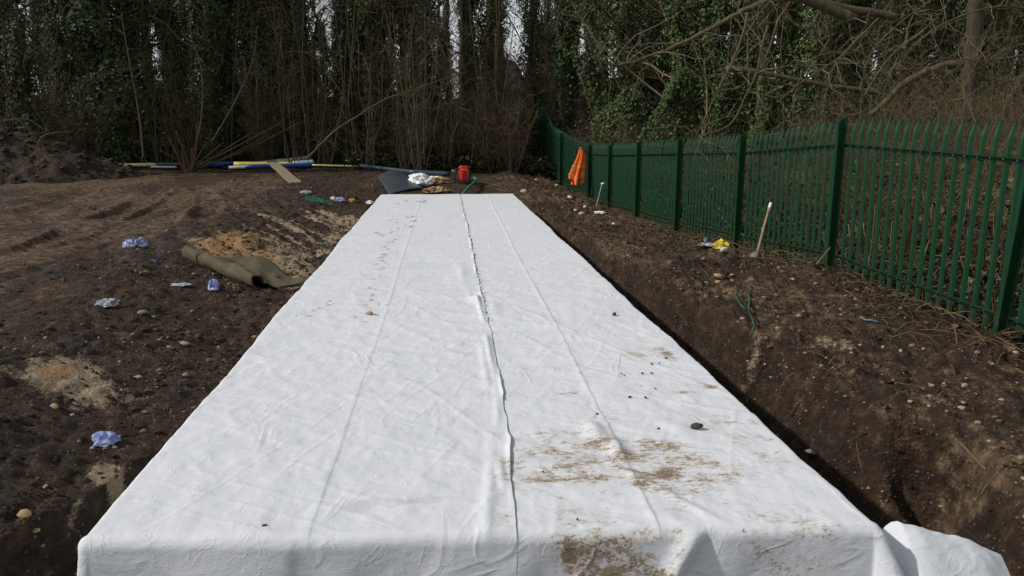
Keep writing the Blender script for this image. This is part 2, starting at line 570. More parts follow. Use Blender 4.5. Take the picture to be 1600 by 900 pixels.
def trench(x, y):
    """0 outside, 1 at the bottom of the dig"""
    xl = np.interp(y, [0, 2.5, 3.2, 3.6, 4.2, 4.8, 8, 19], [-2.25, -2.18, -2.08, -1.99, -1.86, -1.74, -1.70, -1.68])
    wob = 0.10 * noise(y * 1.3, x * 0 + 3, 5) + 0.06 * noise(y * 4.1, x * 0 + 1, 6)
    xr = np.interp(y, [0, 2.5, 3.4, 4.4, 5.5, 7.0, 9, 14, 19], [3.2, 3.3, 3.34, 3.25, 3.02, 2.78, 2.58, 2.42, 2.30])
    wr = np.interp(y, [0, 4.5, 7, 9, 19], [.34, .30, .20, .16, .14])
    tl = np.clip((x - xl - wob + .05) / .11, 0, 1)
    xr = xr + 1.6 * wob + .20 * np.abs(noise(y * 2.1, x * .8, 9)) + .12 * noise(y * 5.5, x * 1.5, 11) + .05 * noise(y * 15, x * 2, 10)
    tr = 1 - np.clip((x - xr + wr) / wr, 0, 1) ** .75
    te = 1 - sstep(19.0, 19.35, y)
    return tl * tr * te


_t0, _t1 = on_z(143, 357, 0)[:2], on_z(267, 307, 0)[:2]
_td = (_t1 - _t0) / np.linalg.norm(_t1 - _t0)
_tn = np.array([-_td[1], _td[0]])


def tracks(x, y):
    """cleated digger tracks pressed into the plateau"""
    z = 0
    for off, bend, s0, s1 in ((0, .010, -6, 9), (1.75, .008, -7, 8), (3.6, -.012, -5, 9), (5.2, -.010, -4, 8), (-1.5, .02, 1, 9)):
        a = (x - _t0[0]) * _td[0] + (y - _t0[1]) * _td[1]
        d = (x - _t0[0]) * _tn[0] + (y - _t0[1]) * _tn[1] - off - bend * a * a + .1 * noise(a * .7, d0 := a * 0 + off, 57)
        k = sstep(s0 - .5, s0 + .5, a) * (1 - sstep(s1 - .5, s1 + .5, a)) * np.clip(.55 + 2.0 * noise(a * .6, d0, 58), 0, 1)
        z = z - k * (.055 * np.exp(-(d / .20) ** 4) - .06 * np.exp(-((np.abs(d) - .30) / .07) ** 2) - .03 * np.sin(a * 34) * np.exp(-(d / .2) ** 4))
    return z


def fine(x, y):
    pl = sstep(-3.0, -4.6, x) * (1 - sstep(24, 30, y))               # trodden plateau: ruts along the dig
    n = 0.085 * fbm(x * 0.55, y * 0.45, 3, 20) + 0.040 * fbm(x * 2.6, y * 2.2, 3, 30) + 0.016 * fbm(x * 11, y * 9, 3, 40)
    ruts = 0.17 * np.abs(noise(x * 1.7 + 0.13 * y, y * 0.32, 50)) + .05 * np.clip(fbm(x * 2.4, y * 1.4, 3, 56), 0, 1) + 0.05 * np.abs(noise(x * 4.5 - 0.4 * y, y * 0.9, 52))
    scr = sstep(-1.4, -2.2, x) * sstep(-5.2, -4.0, x) * sstep(7, 9, y) * (1 - sstep(17, 19, y))
    a = x * 0.93 + y * 0.36
    scrap = 0.11 * np.abs(noise(a * 2.6, (y * 0.93 - x * 0.36) * 0.35, 54))
    rt = sstep(2.0, 2.6, x) * (1 - sstep(4.9, 5.3, x))
    lump = 0.11 * np.maximum(0, fbm(x * 2.1, y * 1.7, 3, 60)) + 0.03 * np.abs(noise(x * 8, y * 7, 64))
    n = n + (0.012 * np.abs(fbm(x * 19, y * 17, 2, 44)) + .030 * np.clip(fbm(x * 6.5, y * 5, 3, 46), 0, 1)) * (1 - .5 * pl)
    wx = x + .03 * noise(x * 9, y * 9, 47); wy = y + .03 * noise(x * 9 + 5, y * 9, 48)
    msk = np.clip(.55 + 2.2 * fbm(x * .9, y * .8, 3, 49), 0.05, 1.25)
    cr = .055 * lumpy(wx * 5.5, wy * 5.5, 500) * msk + .030 * lumpy(wx * 13, wy * 12, 520) * (1.3 - .6 * msk) + .05 * np.clip(msk - .75, 0, 1) * lumpy(wx * 2.6, wy * 2.4, 540)
    n = n + cr * (1 - .62 * pl) * (1 + .6 * sstep(2.2, 2.8, x))
    return n * (1 - 0.35 * pl) + pl * (ruts - 0.05 + tracks(x, y)) + scr * (scrap - 0.04) + rt * lump


def ground_z(x, y):
    z = z_smooth(x, y)
    t = trench(x, y)
    deep = -1.25 + 0.05 * noise(np.asarray(x) * 2, np.asarray(y) * 2, 70) + 0.25 * sstep(3.8, 5.0, np.asarray(y, float)) * 0
    xx, yy = np.asarray(x, float), np.asarray(y, float)
    deep = deep + 0 * xx
    pit = .75 * np.exp(-(((xx - 3.22) / .26) ** 2 + ((yy - 4.45) / .34) ** 2) ** 2) + .4 * np.exp(-(((xx - 3.05) / .22) ** 2 + ((yy - 3.95) / .30) ** 2) ** 2)
    z = z - pit * (1 - t)
    return (z + fine(x, y)) * (1 - t) + (deep + 0.5 * fine(x, y)) * t


def gz(x, y):
    return float(ground_z(np.array([x]), np.array([y]))[0])


def ground_at(u, v, far=60):
    d = ray(u, v)
    ts = np.arange(1.5, far, 0.1)
    P = CAM + d * ts[:, None]
    hit = np.nonzero(P[:, 2] <= z_smooth(P[:, 0], P[:, 1]) + .45)[0]
    t0 = ts[hit[0]] - .1 if len(hit) else far - 4
    ts = t0 + np.arange(0, 400) * 0.02
    P = CAM + d * ts[:, None]
    hit = np.nonzero(P[:, 2] <= ground_z(P[:, 0], P[:, 1]))[0]
    if not len(hit):
        ts = t0 + np.arange(0, 1400) * 0.04
        P = CAM + d * ts[:, None]
        hit = np.nonzero(P[:, 2] <= ground_z(P[:, 0], P[:, 1]))[0]
    k = hit[0] if len(hit) else len(ts) - 1
    return P[k]


def make_ground():
    ys = [-80, -40, -20, -10, -5, -2, 0.0, 1.0, 1.8]
    y = 2.1
    while y < 400:
        ys.append(y); y += max(0.016, 0.0062 * y) if y < 40 else 0.03 * y
    ys = np.array(ys)
    out = np.cumsum(0.03 * 1.075 ** np.arange(90))
    xs = np.concatenate([(-6.2 - out)[::-1], np.arange(-6.2, -1.55, .0215), np.linspace(-1.5, 1.75, 14), np.arange(1.8, 5.6, .0215), 5.62 + out])
    X, Y = np.meshgrid(xs, ys)
    Z = ground_z(X, Y)
    x, y, z = X.ravel(), Y.ravel(), Z.ravel()
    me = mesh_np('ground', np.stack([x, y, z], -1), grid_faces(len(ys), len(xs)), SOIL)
    litter = np.clip(sstep(28.5, 31, y + 0.8 * noise(x, y, 3)) + sstep(5.0, 5.5, x + 0.5 * noise(x * 2, y * 2, 8)) * sstep(-30, 3, y), 0, 1)
    litter = np.maximum(litter, 0.55 * sstep(4.2, 5.2, x) * (1 - sstep(5.2, 5.4, x)))
    attr(me, 'litter', litter)
    dry = np.maximum(sstep(-3.0, -4.6, x) * (1 - sstep(27, 30, y)) * (0.52 + 1.0 * fbm(x * .55, y * .22, 2, 4)), sstep(2.3, 2.6, x) * (1 - sstep(0, .05, trench(x, y))) * (1 - sstep(5.2, 5.5, x)) * (.50 + .9 * fbm(x * .8, y * .6, 2, 14)))
    dry = np.maximum(dry, 0.55 * sstep(19, 21, y) * sstep(0.5, 2.5, x) * (1 - sstep(26, 29, y)))
    attr(me, 'dry', dry)
    sand = np.zeros_like(x); orange = np.zeros_like(x)

    def blob(u, v, ru, rv, amp, arr, rot=0.0):
        p = ground_at(u, v); px = ground_at(u + ru, v); py = ground_at(u, v - rv)
        rx = max(abs(px[0] - p[0]), 0.03); ry = max(abs(py[1] - p[1]), 0.05)
        dx, dy = x - p[0], y - p[1]
        c, s_ = math.cos(rot), math.sin(rot)
        dx, dy = dx * c + dy * s_, -dx * s_ + dy * c
        np.maximum(arr, amp * np.exp(-(dx / rx) ** 2 - (dy / ry) ** 2), out=arr)

    for b in [(95, 585, 78, 30, 1.15), (140, 610, 60, 22, .8), (190, 625, 50, 14, .5), (165, 745, 50, 20, 1.0), (120, 785, 30, 12, .7),
              (470, 432, 32, 16, 1.2), (440, 420, 40, 16, .9), (410, 405, 55, 20, .9), (540, 352, 22, 18, 1.1), (505, 395, 26, 12, .75), (450, 395, 70, 26, .55), (520, 372, 40, 20, .6), (465, 445, 25, 14, .9)]:
        blob(*b, sand)
    for b in [(85, 583, 36, 15, 1.0), (355, 382, 62, 20, 1.2), (405, 398, 45, 15, 1.0), (85, 590, 18, 10, 1.0)]:
        blob(*b, orange)
    # scrape streaks running down towards the block
    for (u0, v0, u1, v1, wd, am) in [(412, 336, 470, 362, .16, .8), (470, 362, 500, 380, .12, .6), (482, 338, 525, 356, .14, .8), (505, 330, 545, 350, .22, .9), (420, 352, 500, 398, .07, .8), (455, 345, 530, 380, .06, .7), (380, 350, 440, 380, .08, .6), (345, 362, 420, 400, .08, .55), (500, 345, 548, 372, .10, .9), (440, 398, 490, 420, .1, .8), (470, 325, 520, 345, .08, .6),
                                     (530, 350, 552, 368, .22, .95), (400, 365, 470, 395, .2, .55), (430, 380, 478, 402, .16, .6), (395, 395, 440, 412, .2, .5), (300, 372, 350, 398, .15, .5)]:
        a, b = ground_at(u0, v0)[:2], ground_at(u1, v1)[:2]
        ab = b - a; L2 = ab @ ab
        t = np.clip(((x - a[0]) * ab[0] + (y - a[1]) * ab[1]) / L2, 0, 1)
        d = np.hypot(x - a[0] - t * ab[0], (y - a[1] - t * ab[1]))
        np.maximum(sand, am * np.exp(-(d / wd) ** 2), out=sand)
    # gravel in the right bank
    for b in [(1180, 560, 35, 20, .5), (1300, 545, 60, 30, .42), (1450, 620, 70, 30, .35)]:
        blob(*b, sand)
    attr(me, 'sand', sand); attr(me, 'orange', orange)
    attr(me, 'trench_tone', sstep(.015, .12, trench(x, y)) * (.75 + .5 * noise(x * 2, y * 3, 15)))
    o = obj('ground', me)
    return tag(o, kind='structure')


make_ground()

# ------------------------------------------------------------------ the white sheets over the block
def seam_x(y):
    return np.interp(y, [2.0, 2.8, 3.7, 4.6, 5.8, 7.2, 8.6, 12, 18.7], [.265, .275, .335, .365, .385, .385, .395, .43, .46])


def tarp_h(x, y):
    """relief of the cloth on the top face (metres)"""
    z = 0.012 * fbm(x * 0.9, y * 0.5, 3, 80)
    near = 1 - sstep(5, 12, y)
    # long crisp folds where the cloth was pleated
    for c0, yy, amp, wd in ((np.interp(y, [2.8, 6.3, 18.7], [-.56, -.50, -.43]), 0, .0036, .014), (np.interp(y, [2.8, 5.6, 9.5, 18], [.86, .92, .97, 1.12]), 0, .0048, .012)):
        d = x - c0 - 0.012 * noise(y * 1.4, 0 * x, 81)
        z = z + amp * np.where(d < 0, np.exp(-(d / (wd * 2.2)) ** 2), np.exp(-(d / (wd * .75)) ** 2)) * (0.6 + 0.9 * np.abs(noise(y * .8, x * 0, 83)))
    # cross wrinkles, subtle lines of the roll
    z = z + 0.0030 * np.sin(y * 21 + 1.6 * noise(x * 1.2, y * .7, 84) * 6) * (0.25 + np.clip(fbm(x * 1.1, y * .6, 2, 86) + 0.35, 0, 1))
    # diagonal drag wrinkles on the near and right part
    a = x * .55 + y * .83
    b = x * .83 - y * .55
    z = z + 0.010 * np.clip(ridged(a * 3.4, b * .9, 88) - 0.55, 0, 1) * sstep(.2, 1.0, x) * (1 - sstep(6, 11, y))
    z = z + 0.008 * np.clip(ridged((x * .9 + y * .4) * 2.6, (x * .4 - y * .9) * .8, 89) - 0.6, 0, 1) * near
    z = z + 0.006 * fbm(x * 10, y * 9, 3, 90) * (.35 + .65 * near) + .007 * np.clip(ridged((x * .5 + y * .85) * 7, (x * .85 - y * .5) * 1.6, 190) - .6, 0, 1) * near + .006 * np.clip(ridged((x * .9 - y * .4) * 6, (x * .4 + y * .9) * 1.6, 192) - .65, 0, 1)
    # rucked rolls beside the seam
    d = seam_x(y) - x
    k = 1 - sstep(6.5, 9.0, y)
    z = z + k * (0.010 * np.exp(-((d - .045 - .02 * noise(y * 2.3, 0 * x, 191)) / .024) ** 2) * np.clip(.4 + noise(y * 2.7, 0 * x, 91) * 2.6, 0, 1.5)
                 + 0.008 * np.exp(-((d - .14 - .10 * noise(y * 1.1, 0 * x, 92)) / .03) ** 2) * np.clip(noise(y * 1.9, 0 * x, 93) * 3.5, 0, 1.3))
    # small pocket where the seam puckers
    z = z + 0.022 * np.exp(-((x - .31) / .05) ** 2 - ((y - 7.0) / .16) ** 2) + 0.010 * np.exp(-((x - .22) / .05) ** 2 - ((y - 8.4) / .5) ** 2)
    z = z + 0.012 * np.exp(-((x - .46) / .06) ** 2 - ((y - 6.7) / .35) ** 2)
    z = z + .008 * np.exp(-((x - .82 - .55 * (3.35 - y)) / .03) ** 2) * sstep(2.7, 2.9, y) * (1 - sstep(3.3, 3.5, y))
    # the cross ridge and bunched cloth near right
    yr = 3.83 + 0.10 * (x - .35) + 0.03 * noise(x * 5, 0 * y, 94)
    z = z + 0.016 * sstep(.34, .5, x) * np.where(y > yr, np.exp(-((y - yr) / .018) ** 2), np.exp(-((y - yr) / .09) ** 2)) * (0.4 + np.abs(noise(x * 3, 0 * y, 95)) * 2)
    z = z + 0.034 * np.exp(-((x - .80) / .06) ** 2 - ((y - 3.78) / .11) ** 2) + 0.028 * np.exp(-((x - .86) / .05) ** 2 - ((y - 3.55) / .12) ** 2)
    z = z + 0.018 * np.exp(-((x - 1.27) / .07) ** 2 - ((y - 3.78) / .07) ** 2)
    return z


def sheet_mesh(name, s0, s1, ny_extra):
    """s across, t along; past the block's edges the cloth hangs down"""
    n_s = 330
    s = np.linspace(s0, s1, n_s) if not callable(s1) else None
    ts = [2.80 - 0.95 + i * 0.0125 for i in range(76)]
    t = ts[-1]
    while t < Y_F + 0.9:
        t += max(0.011, 0.0042 * t); ts.append(t)
    ts = np.array(ts)
    return ts


def build_sheet(name, left):
    ts = sheet_mesh(name, 0, 1, 0)
    n_s = 380
    # columns packed closer along the seam and the pleats
    fine_ = np.linspace(0, 1, 4000)
    s_mid = (X_L - .95 + fine_ * (.38 - X_L + .95)) if left else (.18 + fine_ * (X_R + .95 - .18))
    den = np.where((s_mid > X_L - .1) & (s_mid < X_R + .1), 1.0, .35)
    for c_ in ((-.50, .34) if left else (.38, .94)):
        den = den + 1.6 * np.exp(-((s_mid - c_) / .10) ** 2)
    cum = np.cumsum(den); cum = (cum - cum[0]) / (cum[-1] - cum[0])
    w = np.interp(np.linspace(0, 1, n_s), cum, fine_)
    T = np.repeat(ts[:, None], n_s, 1)
    sx = seam_x(ts)[:, None]
    if left:
        edge = sx + 0.010 * noise(ts[:, None] * 3.3, 0 * sx, 96) + 0.016 * noise(ts[:, None] * 7, 0 * sx, 97)
        S = (X_L - 0.95) + (edge - (X_L - 0.95)) * w[None]
    else:
        S = (sx - 0.20) + (X_R + 0.95 - (sx - 0.20)) * w[None]
    wob = 0.024 * noise(T * 0.9, S * 0, 98) + 0.012 * noise(T * 2.7, S * 0, 99)
    R = 0.026
    exl = np.maximum(0, (X_L + wob) - S); exr = np.maximum(0, S - (X_R + wob))
    bow = 0.03 * noise(S * 1.6, T * 0, 100) + .03 - .055 * (S - .2)
    eyn = np.maximum(0, (Y_N + bow) - T); eyf = np.maximum(0, T - Y_F)
    ex = exl + exr; ey = eyn + eyf
    d = np.hypot(ex, ey)
    th = np.arctan2(ey, ex)
    # quarter round over the edge then straight down
    Re = np.where(eyn > 0, 0.050, R)
    arc = Re * math.pi / 2
    a = np.minimum(d, arc) / Re
    outw = Re * np.sin(a); drop = Re * (1 - np.cos(a)) + np.maximum(0, d - arc)
    corner = np.sin(2 * th) * (d > 0)
    flare = 0.05 + 0.36 * ((exr > 0) & (eyn > 0))
    outw = outw + corner * np.maximum(0, d - 0.05) * flare
    drop = drop * (1 - 0.10 * corner)
    hang = np.maximum(0, d - 0.05)
    u = np.where(ex > ey, T, S)
    outw = outw + hang * (0.07 + 0.10 * noise(u * 2.3, d * 1.1, 101) + 0.05 * noise(u * 6, d * 2, 102)) + sstep(0, .2, hang) * 0.02 * noise(u * 7, d * 5, 104)
    outw = outw + sstep(0, .12, eyn) * (.036 * np.exp(-((S - 1.02 + .45 * eyn) / .045) ** 2) - .018 * np.exp(-((S - 1.10 + .45 * eyn) / .04) ** 2) + .003 * np.exp(-((S + .62 + .1 * eyn) / .03) ** 2))
    sgx = np.where(exl > 0, -1.0, 1.0); sgy = np.where(eyn > 0, -1.0, 1.0)
    cx = np.clip(S, X_L + wob, X_R + wob); cy = np.clip(T, Y_N + bow, Y_F)
    dirx = np.where(d > 0, ex / np.maximum(d, 1e-6), 0) * sgx; diry = np.where(d > 0, ey / np.maximum(d, 1e-6), 0) * sgy
    # round the shoulders: pull the clamped point in by R so the outline stays put
    X = cx + dirx * (outw); Y = cy + diry * (outw)
    h = tarp_h(S, T)
    Z = -drop + h * (1 - sstep(0, .25, d))
    if left:
        # the overlapping edge lies on the other sheet, a little proud and curling
        dd = edge - S
        Z = Z + 0.002 + (0.010 * np.clip(noise(T * 2.2, 0 * S, 103) * 3, 0, 1) + .006 * np.abs(noise(T * 9, 0 * S, 105))) * np.exp(-(dd / .018) ** 2)
    else:
        Z = Z - 0.003 - 0.012 * sstep(0.02, -0.08, S - sx)
    me = mesh_np(name, np.stack([X, Y, Z], -1).reshape(-1, 3), grid_faces(len(ts), n_s), SHEET)
    rsp = random.Random(23)
    x, y = S.ravel(), T.ravel()
    mud = np.zeros_like(x); damp = np.zeros_like(x); speck = np.zeros_like(x)

    def blob(u, v, ru, rv, amp, arr):
        p = on_z(u, v, 0); q = on_z(u + ru, v, 0); r = on_z(u, v - rv, 0)
        px, py = p[0], p[1]
        grow = 1.35 if arr is mud else 1.0
        if py < Y_N:                                   # on the hanging front
            f = on_y(u, v, Y_N - 0.1)
            px, py = f[0], Y_N - max(0.02, 0.05 - f[2])
        g = amp * np.exp(-((x - px) / max(abs(q[0] - p[0]), .01) / grow) ** 2 - ((y - py) / max(abs(r[1] - p[1]), .015) / grow) ** 2)
        np.maximum(arr, g, out=arr)

    for b in [(1025, 548, 42, 17, .62), (1000, 553, 35, 8, .7), (1040, 550, 12, 14, .9), (1095, 600, 30, 10, .6), (1060, 612, 30, 6, .7), (1110, 602, 14, 5, .9),
              (960, 490, 25, 14, .35), (990, 505, 22, 10, .3), (900, 612, 40, 5, .5), (950, 653, 30, 5, .6), (1140, 655, 40, 14, .55), (1130, 665, 30, 8, .6),
              (935, 692, 32, 12, .9), (1040, 697, 45, 10, .85), (1010, 690, 20, 8, .9), (965, 712, 40, 14, .85), (850, 735, 60, 28, .62), (845, 760, 30, 14, .6),
              (920, 745, 45, 14, .85), (1000, 755, 38, 13, .95), (1046, 740, 34, 13, 1.15), (1040, 768, 30, 8, .9), (1080, 762, 25, 10, .75), (1120, 755, 35, 10, .5),
              (780, 745, 32, 9, .6), (795, 762, 20, 8, .5), (775, 765, 10, 5, .7), (885, 798, 40, 10, .65), (950, 795, 20, 10, .5), (835, 825, 25, 6, .6), (900, 833, 25, 6, .6), (790, 808, 18, 10, .6),
              (1050, 790, 45, 18, .5), (1180, 660, 35, 10, .55), (1150, 720, 50, 22, .35), (900, 705, 120, 40, .74), (1050, 735, 120, 48, .78), (930, 830, 110, 30, .62), (1150, 690, 90, 26, .55), (1080, 600, 60, 30, .42), (1180, 770, 90, 30, .42), (830, 740, 70, 36, .62), (960, 880, 110, 40, .8), (1240, 850, 110, 50, .62), (1120, 640, 70, 30, .5), (1220, 720, 70, 30, .5), (1000, 860, 200, 45, .5), (1010, 770, 60, 20, .55), (880, 770, 50, 20, .5), (1250, 700, 60, 20, .2),
              (945, 868, 55, 26, 1.0), (960, 890, 50, 15, 1.1), (895, 870, 16, 30, .95), (975, 845, 25, 10, .9), (1040, 895, 30, 10, .9), (860, 850, 15, 20, .5),
              (1170, 850, 14, 24, .4), (1290, 850, 30, 26, .45), (1250, 840, 35, 14, .4), (1330, 860, 20, 20, .35), (1030, 850, 160, 50, .33)]:
        blob(*b, mud)
    for b in [(620, 785, 70, 9, .85), (565, 795, 40, 12, .7), (700, 755, 40, 10, .6), (600, 760, 30, 8, .45), (270, 640, 60, 25, .3), (460, 870, 70, 14, .5), (330, 840, 80, 10, .35)]:
        blob(*b, damp)
    for (u, v) in [(612, 345), (640, 338), (625, 360), (617, 362), (598, 382), (612, 392), (600, 398), (607, 412), (588, 412), (592, 422), (598, 433), (585, 440), (560, 460), (578, 462),
                   (565, 478), (572, 470), (590, 495), (555, 495), (560, 502), (482, 495), (505, 480), (498, 483), (470, 490), (613, 375), (595, 366), (640, 352), (655, 345),
                   (630, 315), (660, 312), (585, 452), (600, 405), (512, 472), (600, 478)]:
        for _ in range(3):
            blob(u + rsp.uniform(-9, 9), v + rsp.uniform(-3.5, 3.5), rsp.uniform(2.5, 7.5), rsp.uniform(1.0, 2.4), rsp.uniform(.8, 1.25), speck)
    for (u, v) in [(720, 350), (735, 385), (748, 430), (757, 460), (722, 330)]:
        blob(u, v, 5, 5, .6, speck)
    for (u, v) in [(229, 836), (1040, 655), (860, 690), (1170, 838), (1165, 870), (920, 838), (1110, 805), (1090, 625), (1000, 600), (900, 612), (930, 648)]:
        blob(u, v, 9, 5, .8, speck)
    attr(me, 'mud', mud); attr(me, 'damp', damp); attr(me, 'speck', speck)
    return obj(name, me)


right_sheet = tag(build_sheet('geotextile_sheet', False), 'muddy white geotextile sheet covering the fence side of the buried block', 'geotextile sheet')
left_sheet = tag(build_sheet('geotextile_sheet', True), 'clean white geotextile sheet on the spoil heap side, its seam edge lapping over', 'geotextile sheet')

mb = MB()
THREAD = simple('dark_thread', (0.10, 0.10, 0.11), 0.9)
y = 6.2
while y < 18.5:
    sx_ = float(seam_x(y)) + 0.010 * float(noise(np.array([y * 3.3]), np.array([0.0]), 96)[0]) + 0.004
    hh = float(tarp_h(np.array([sx_]), np.array([y]))[0]) + 0.012
    L = random.uniform(.025, .06) * (1 + y * .05)
    mb.tube([(sx_ + random.uniform(-.012, .012), y, hh), (sx_ + random.uniform(-.004, .016), y + L * .5, hh + .006), (sx_ + random.uniform(-.012, .012), y + L, hh)], 0.0026 + 0.00010 * y, 4)
    y += L + random.uniform(.06, .22)
st = mb.obj('stitching', THREAD, left_sheet)
st['kind'] = 'stuff'


# the loose tail of the muddy sheet thrown out over the trench at the near corner
def loose_tail():
    rows = [
        [(1370, 826, 2.70), (1400, 826, 2.74), (1440, 833, 2.78)],
    ]
    a = 26
    U = np.linspace(0, 1, 40); V = np.linspace(0, 1, 34)
    uu, vv = np.meshgrid(U, V)
    # from the corner outwards (u) and down (v): a flat face, a valley, then one broad panel
    kx = [0, .08, .20, .245, .29, .33, .42, .8, 1.0]
    ky = np.interp(uu + .05 * (vv - .3), kx, [0, -.01, -.03, .05, .03, -.05, -.06, .0, .05])
    kz = np.interp(uu, kx, [0, -.02, -.06, -.10, -.06, -.035, -.04, -.12, -.20])
    x = 1.72 + uu * 0.70 + .015 * noise(uu * 3, vv * 3, 119)
    y = 2.90 - 0.42 * vv - 0.10 * uu + ky * (.3 + .9 * vv)
    z = -0.045 + kz - 0.52 * vv ** 1.35
    z += 0.010 * fbm(uu * 9, vv * 9, 3, 120) + 0.012 * noise(uu * 4, vv * 3, 121) + .008 * np.clip(ridged((uu + vv) * 5, (uu - vv) * 2, 123) - .5, 0, 1)
    y += 0.012 * noise(uu * 5, vv * 4, 122)
    me = mesh_np('loose_tail', np.stack([x, y, z], -1).reshape(-1, 3), grid_faces(34, 40), SHEET)
    for n in ('mud', 'damp', 'speck'):
        attr(me, n, (0.12 if n == 'mud' else 0.0) * np.ones(34 * 40))
    return obj('loose_tail', me, right_sheet)


loose_tail()


# ------------------------------------------------------------------ the green palisade fence
def fence():
    px = {3.4: (None, None), 6.5: (1572, 541), 9.55: (1305, 430), 12.6: (1158, 392), 15.65: (1063, 365), 18.7: (1000, 347), 21.75: (956, 334),
          24.8: (924, 321), 27.4: (880, 295), 29.9: (862, 278), 32.6: (850, 248), 35.3: (838, 228)}
    P = []
    for y, (u, v) in px.items():
        if u is None:
            P.append(np.array([5.2, y, -.42]))
        else:
            q = on_y(u, v, y); P.append(q)
    root = thing('palisade_fence', 'dark green steel palisade fence running along the dug bank into the wood', 'fence', P[1])
    base = np.array(P[1])
    H = [2.09, 2.09, 2.06, 2.0, 2.0, 2.0, 2.0, 2.0, 2.0, 2.0, 2.2, 2.3]
    # pale: shallow ridged section, triple splayed to a point and bent outwards
    prof = np.array([(-.037, .006), (-.021, -.015), (0, -.005), (.021, -.015), (.037, .006), (.034, .010), (0, .002), (-.034, .010)])
    lev = [(-0.10, 1, 0), (1.72, 1, 0), (1.85, 1, .006), (1.93, .80, .026), (2.0, .06, .052)]
    v = []
    for z, wd, bx in lev:
        for a, b in prof:
            v.append((b + bx, a * wd, z))
    v = np.array(v)
    npf = len(prof)
    q = [[i * npf + k, i * npf + (k + 1) % npf, (i + 1) * npf + (k + 1) % npf, (i + 1) * npf + k] for i in range(len(lev) - 1) for k in range(npf)]
    pale_me = mesh_np('pale', v, np.array(q), GREEN, smooth=False)
    # I-section post, top cut to a slope
    fw, dp, tf, tw = .028, .115, .009, .008
    ip = [(-dp, -fw), (-dp, fw), (-dp + tf * 2, fw), (-dp + tf * 2, tw), (-tf * 2, tw), (-tf * 2, fw), (0, fw), (0, -fw), (-tf * 2, -fw), (-tf * 2, -tw), (-dp + tf * 2, -tw), (-dp + tf * 2, -fw)]
    pv = []
    for lz, slope in ((-0.35, 0), (1.98, .55)):
        for a, b in ip:
            pv.append((a - .035, b, lz + slope * (a + dp / 2)))
    n = len(ip)
    pq = [[k, (k + 1) % n, n + (k + 1) % n, n + k] for k in range(n)]
    caps = [[0, 1, 2, 11], [6, 7, 8, 5], [3, 4, 9, 10], [n + 0, n + 11, n + 2, n + 1], [n + 5, n + 8, n + 7, n + 6], [n + 3, n + 10, n + 9, n + 4]]
    post_me = mesh_np('post', pv, np.array(pq + caps), GREEN, smooth=False)
    bolts = MB()
    for i, p in enumerate(P):
        d = P[min(i + 1, len(P) - 1)] - P[max(i - 1, 0)]
        a = math.atan2(d[1], d[0]) - math.pi / 2
        po = obj('post', post_me, root, p - base)
        po.rotation_euler = (math.radians(4.0) if i == 1 else 0, 0, a)       # the near post leans
        po.scale = (1, 1, H[i] / 2.0)
        if i == len(P) - 1: break
        p2 = P[i + 1]; L = math.hypot(*(p2 - p)[:2])
        ang = math.atan2(p2[1] - p[1], p2[0] - p[0]) - math.pi / 2
        nx = np.array([-math.cos(ang), -math.sin(ang), 0])        # towards the dig
        N = 17
        for k in range(N):
            t = (k + 0.75) / (N + 0.5)
            c = p * (1 - t) + p2 * t
            h = (H[i] * (1 - t) + H[i + 1] * t) / 2.0
            pa = obj('pale', pale_me, root, c - base + np.array([0, 0, random.uniform(-.008, .008)]))
            pa.rotation_euler = (random.uniform(-.004, .004), random.uniform(-.004, .004), ang + random.uniform(-.03, .03))
            pa.scale = (1, 1, h)
            for hz in (0.26, 1.66):
                cc = c + np.array([0, 0, hz * h]) + nx * 0.024 - base
                if i < 4:
                    bolts.tube([cc, cc + nx * 0.012], 0.011, 6)
        for hz in (0.28, 1.68):
            a0 = p - base + np.array([0, 0, hz * H[i] / 2]); a1 = p2 - base + np.array([0, 0, hz * H[i + 1] / 2])
            m = MB()
            # angle iron: upright leg on the pales, flat leg towards the dig
            for (o0, o1, t0, t1) in ((.016, .022, -.045, 0.0), (.022, .066, -.006, 0.0)):
                vv = []
                for e in (a0, a1):
                    for oo, tt in ((o0, t0), (o1, t0), (o1, t1), (o0, t1)):
                        vv.append(e + nx * oo + np.array([0, 0, tt]))
                m.add(vv, [[0, 1, 5, 4], [1, 2, 6, 5], [2, 3, 7, 6], [3, 0, 4, 7], [0, 3, 2, 1], [4, 5, 6, 7]])
            m.obj('rail', GREEN, root, smooth=False)
    b = bolts.obj('bolt', STEEL, root); b['kind'] = 'stuff'
    return P


FENCE = fence()


# ------------------------------------------------------------------ trees
def wavy(p0, p1, n, amp, rng):
    t = np.linspace(0, 1, n)
    p0, p1 = np.asarray(p0, float), np.asarray(p1, float)
    L = np.linalg.norm(p1 - p0)
    off = np.cumsum(rng.normal(size=(n, 3)), 0)
    off -= t[:, None] * off[-1] + (1 - t[:, None]) * off[0]
    return p0 + (p1 - p0) * t[:, None] + off * amp * L / math.sqrt(n)


def leaf_quads(pos, nrm, size, rng):
    n = len(pos)
    nrm = nrm / (np.linalg.norm(nrm, axis=1)[:, None] + 1e-9)
    r = rng.normal(size=(n, 3)); r[:, 2] -= 0.8
    a = np.cross(nrm, r); a /= np.linalg.norm(a, axis=1)[:, None] + 1e-9
    b = np.cross(nrm, a)
    s = np.asarray(size)[:, None]
    asp = rng.uniform(.62, .95, n)[:, None]
    v = np.stack([pos - b * s, pos + a * s * asp - b * s * .15 + nrm * s * .12, pos + b * s, pos - a * s * asp - b * s * .15 + nrm * s * .12], 1)
    q = np.arange(n * 4).reshape(n, 4)
    return v.reshape(-1, 3), q


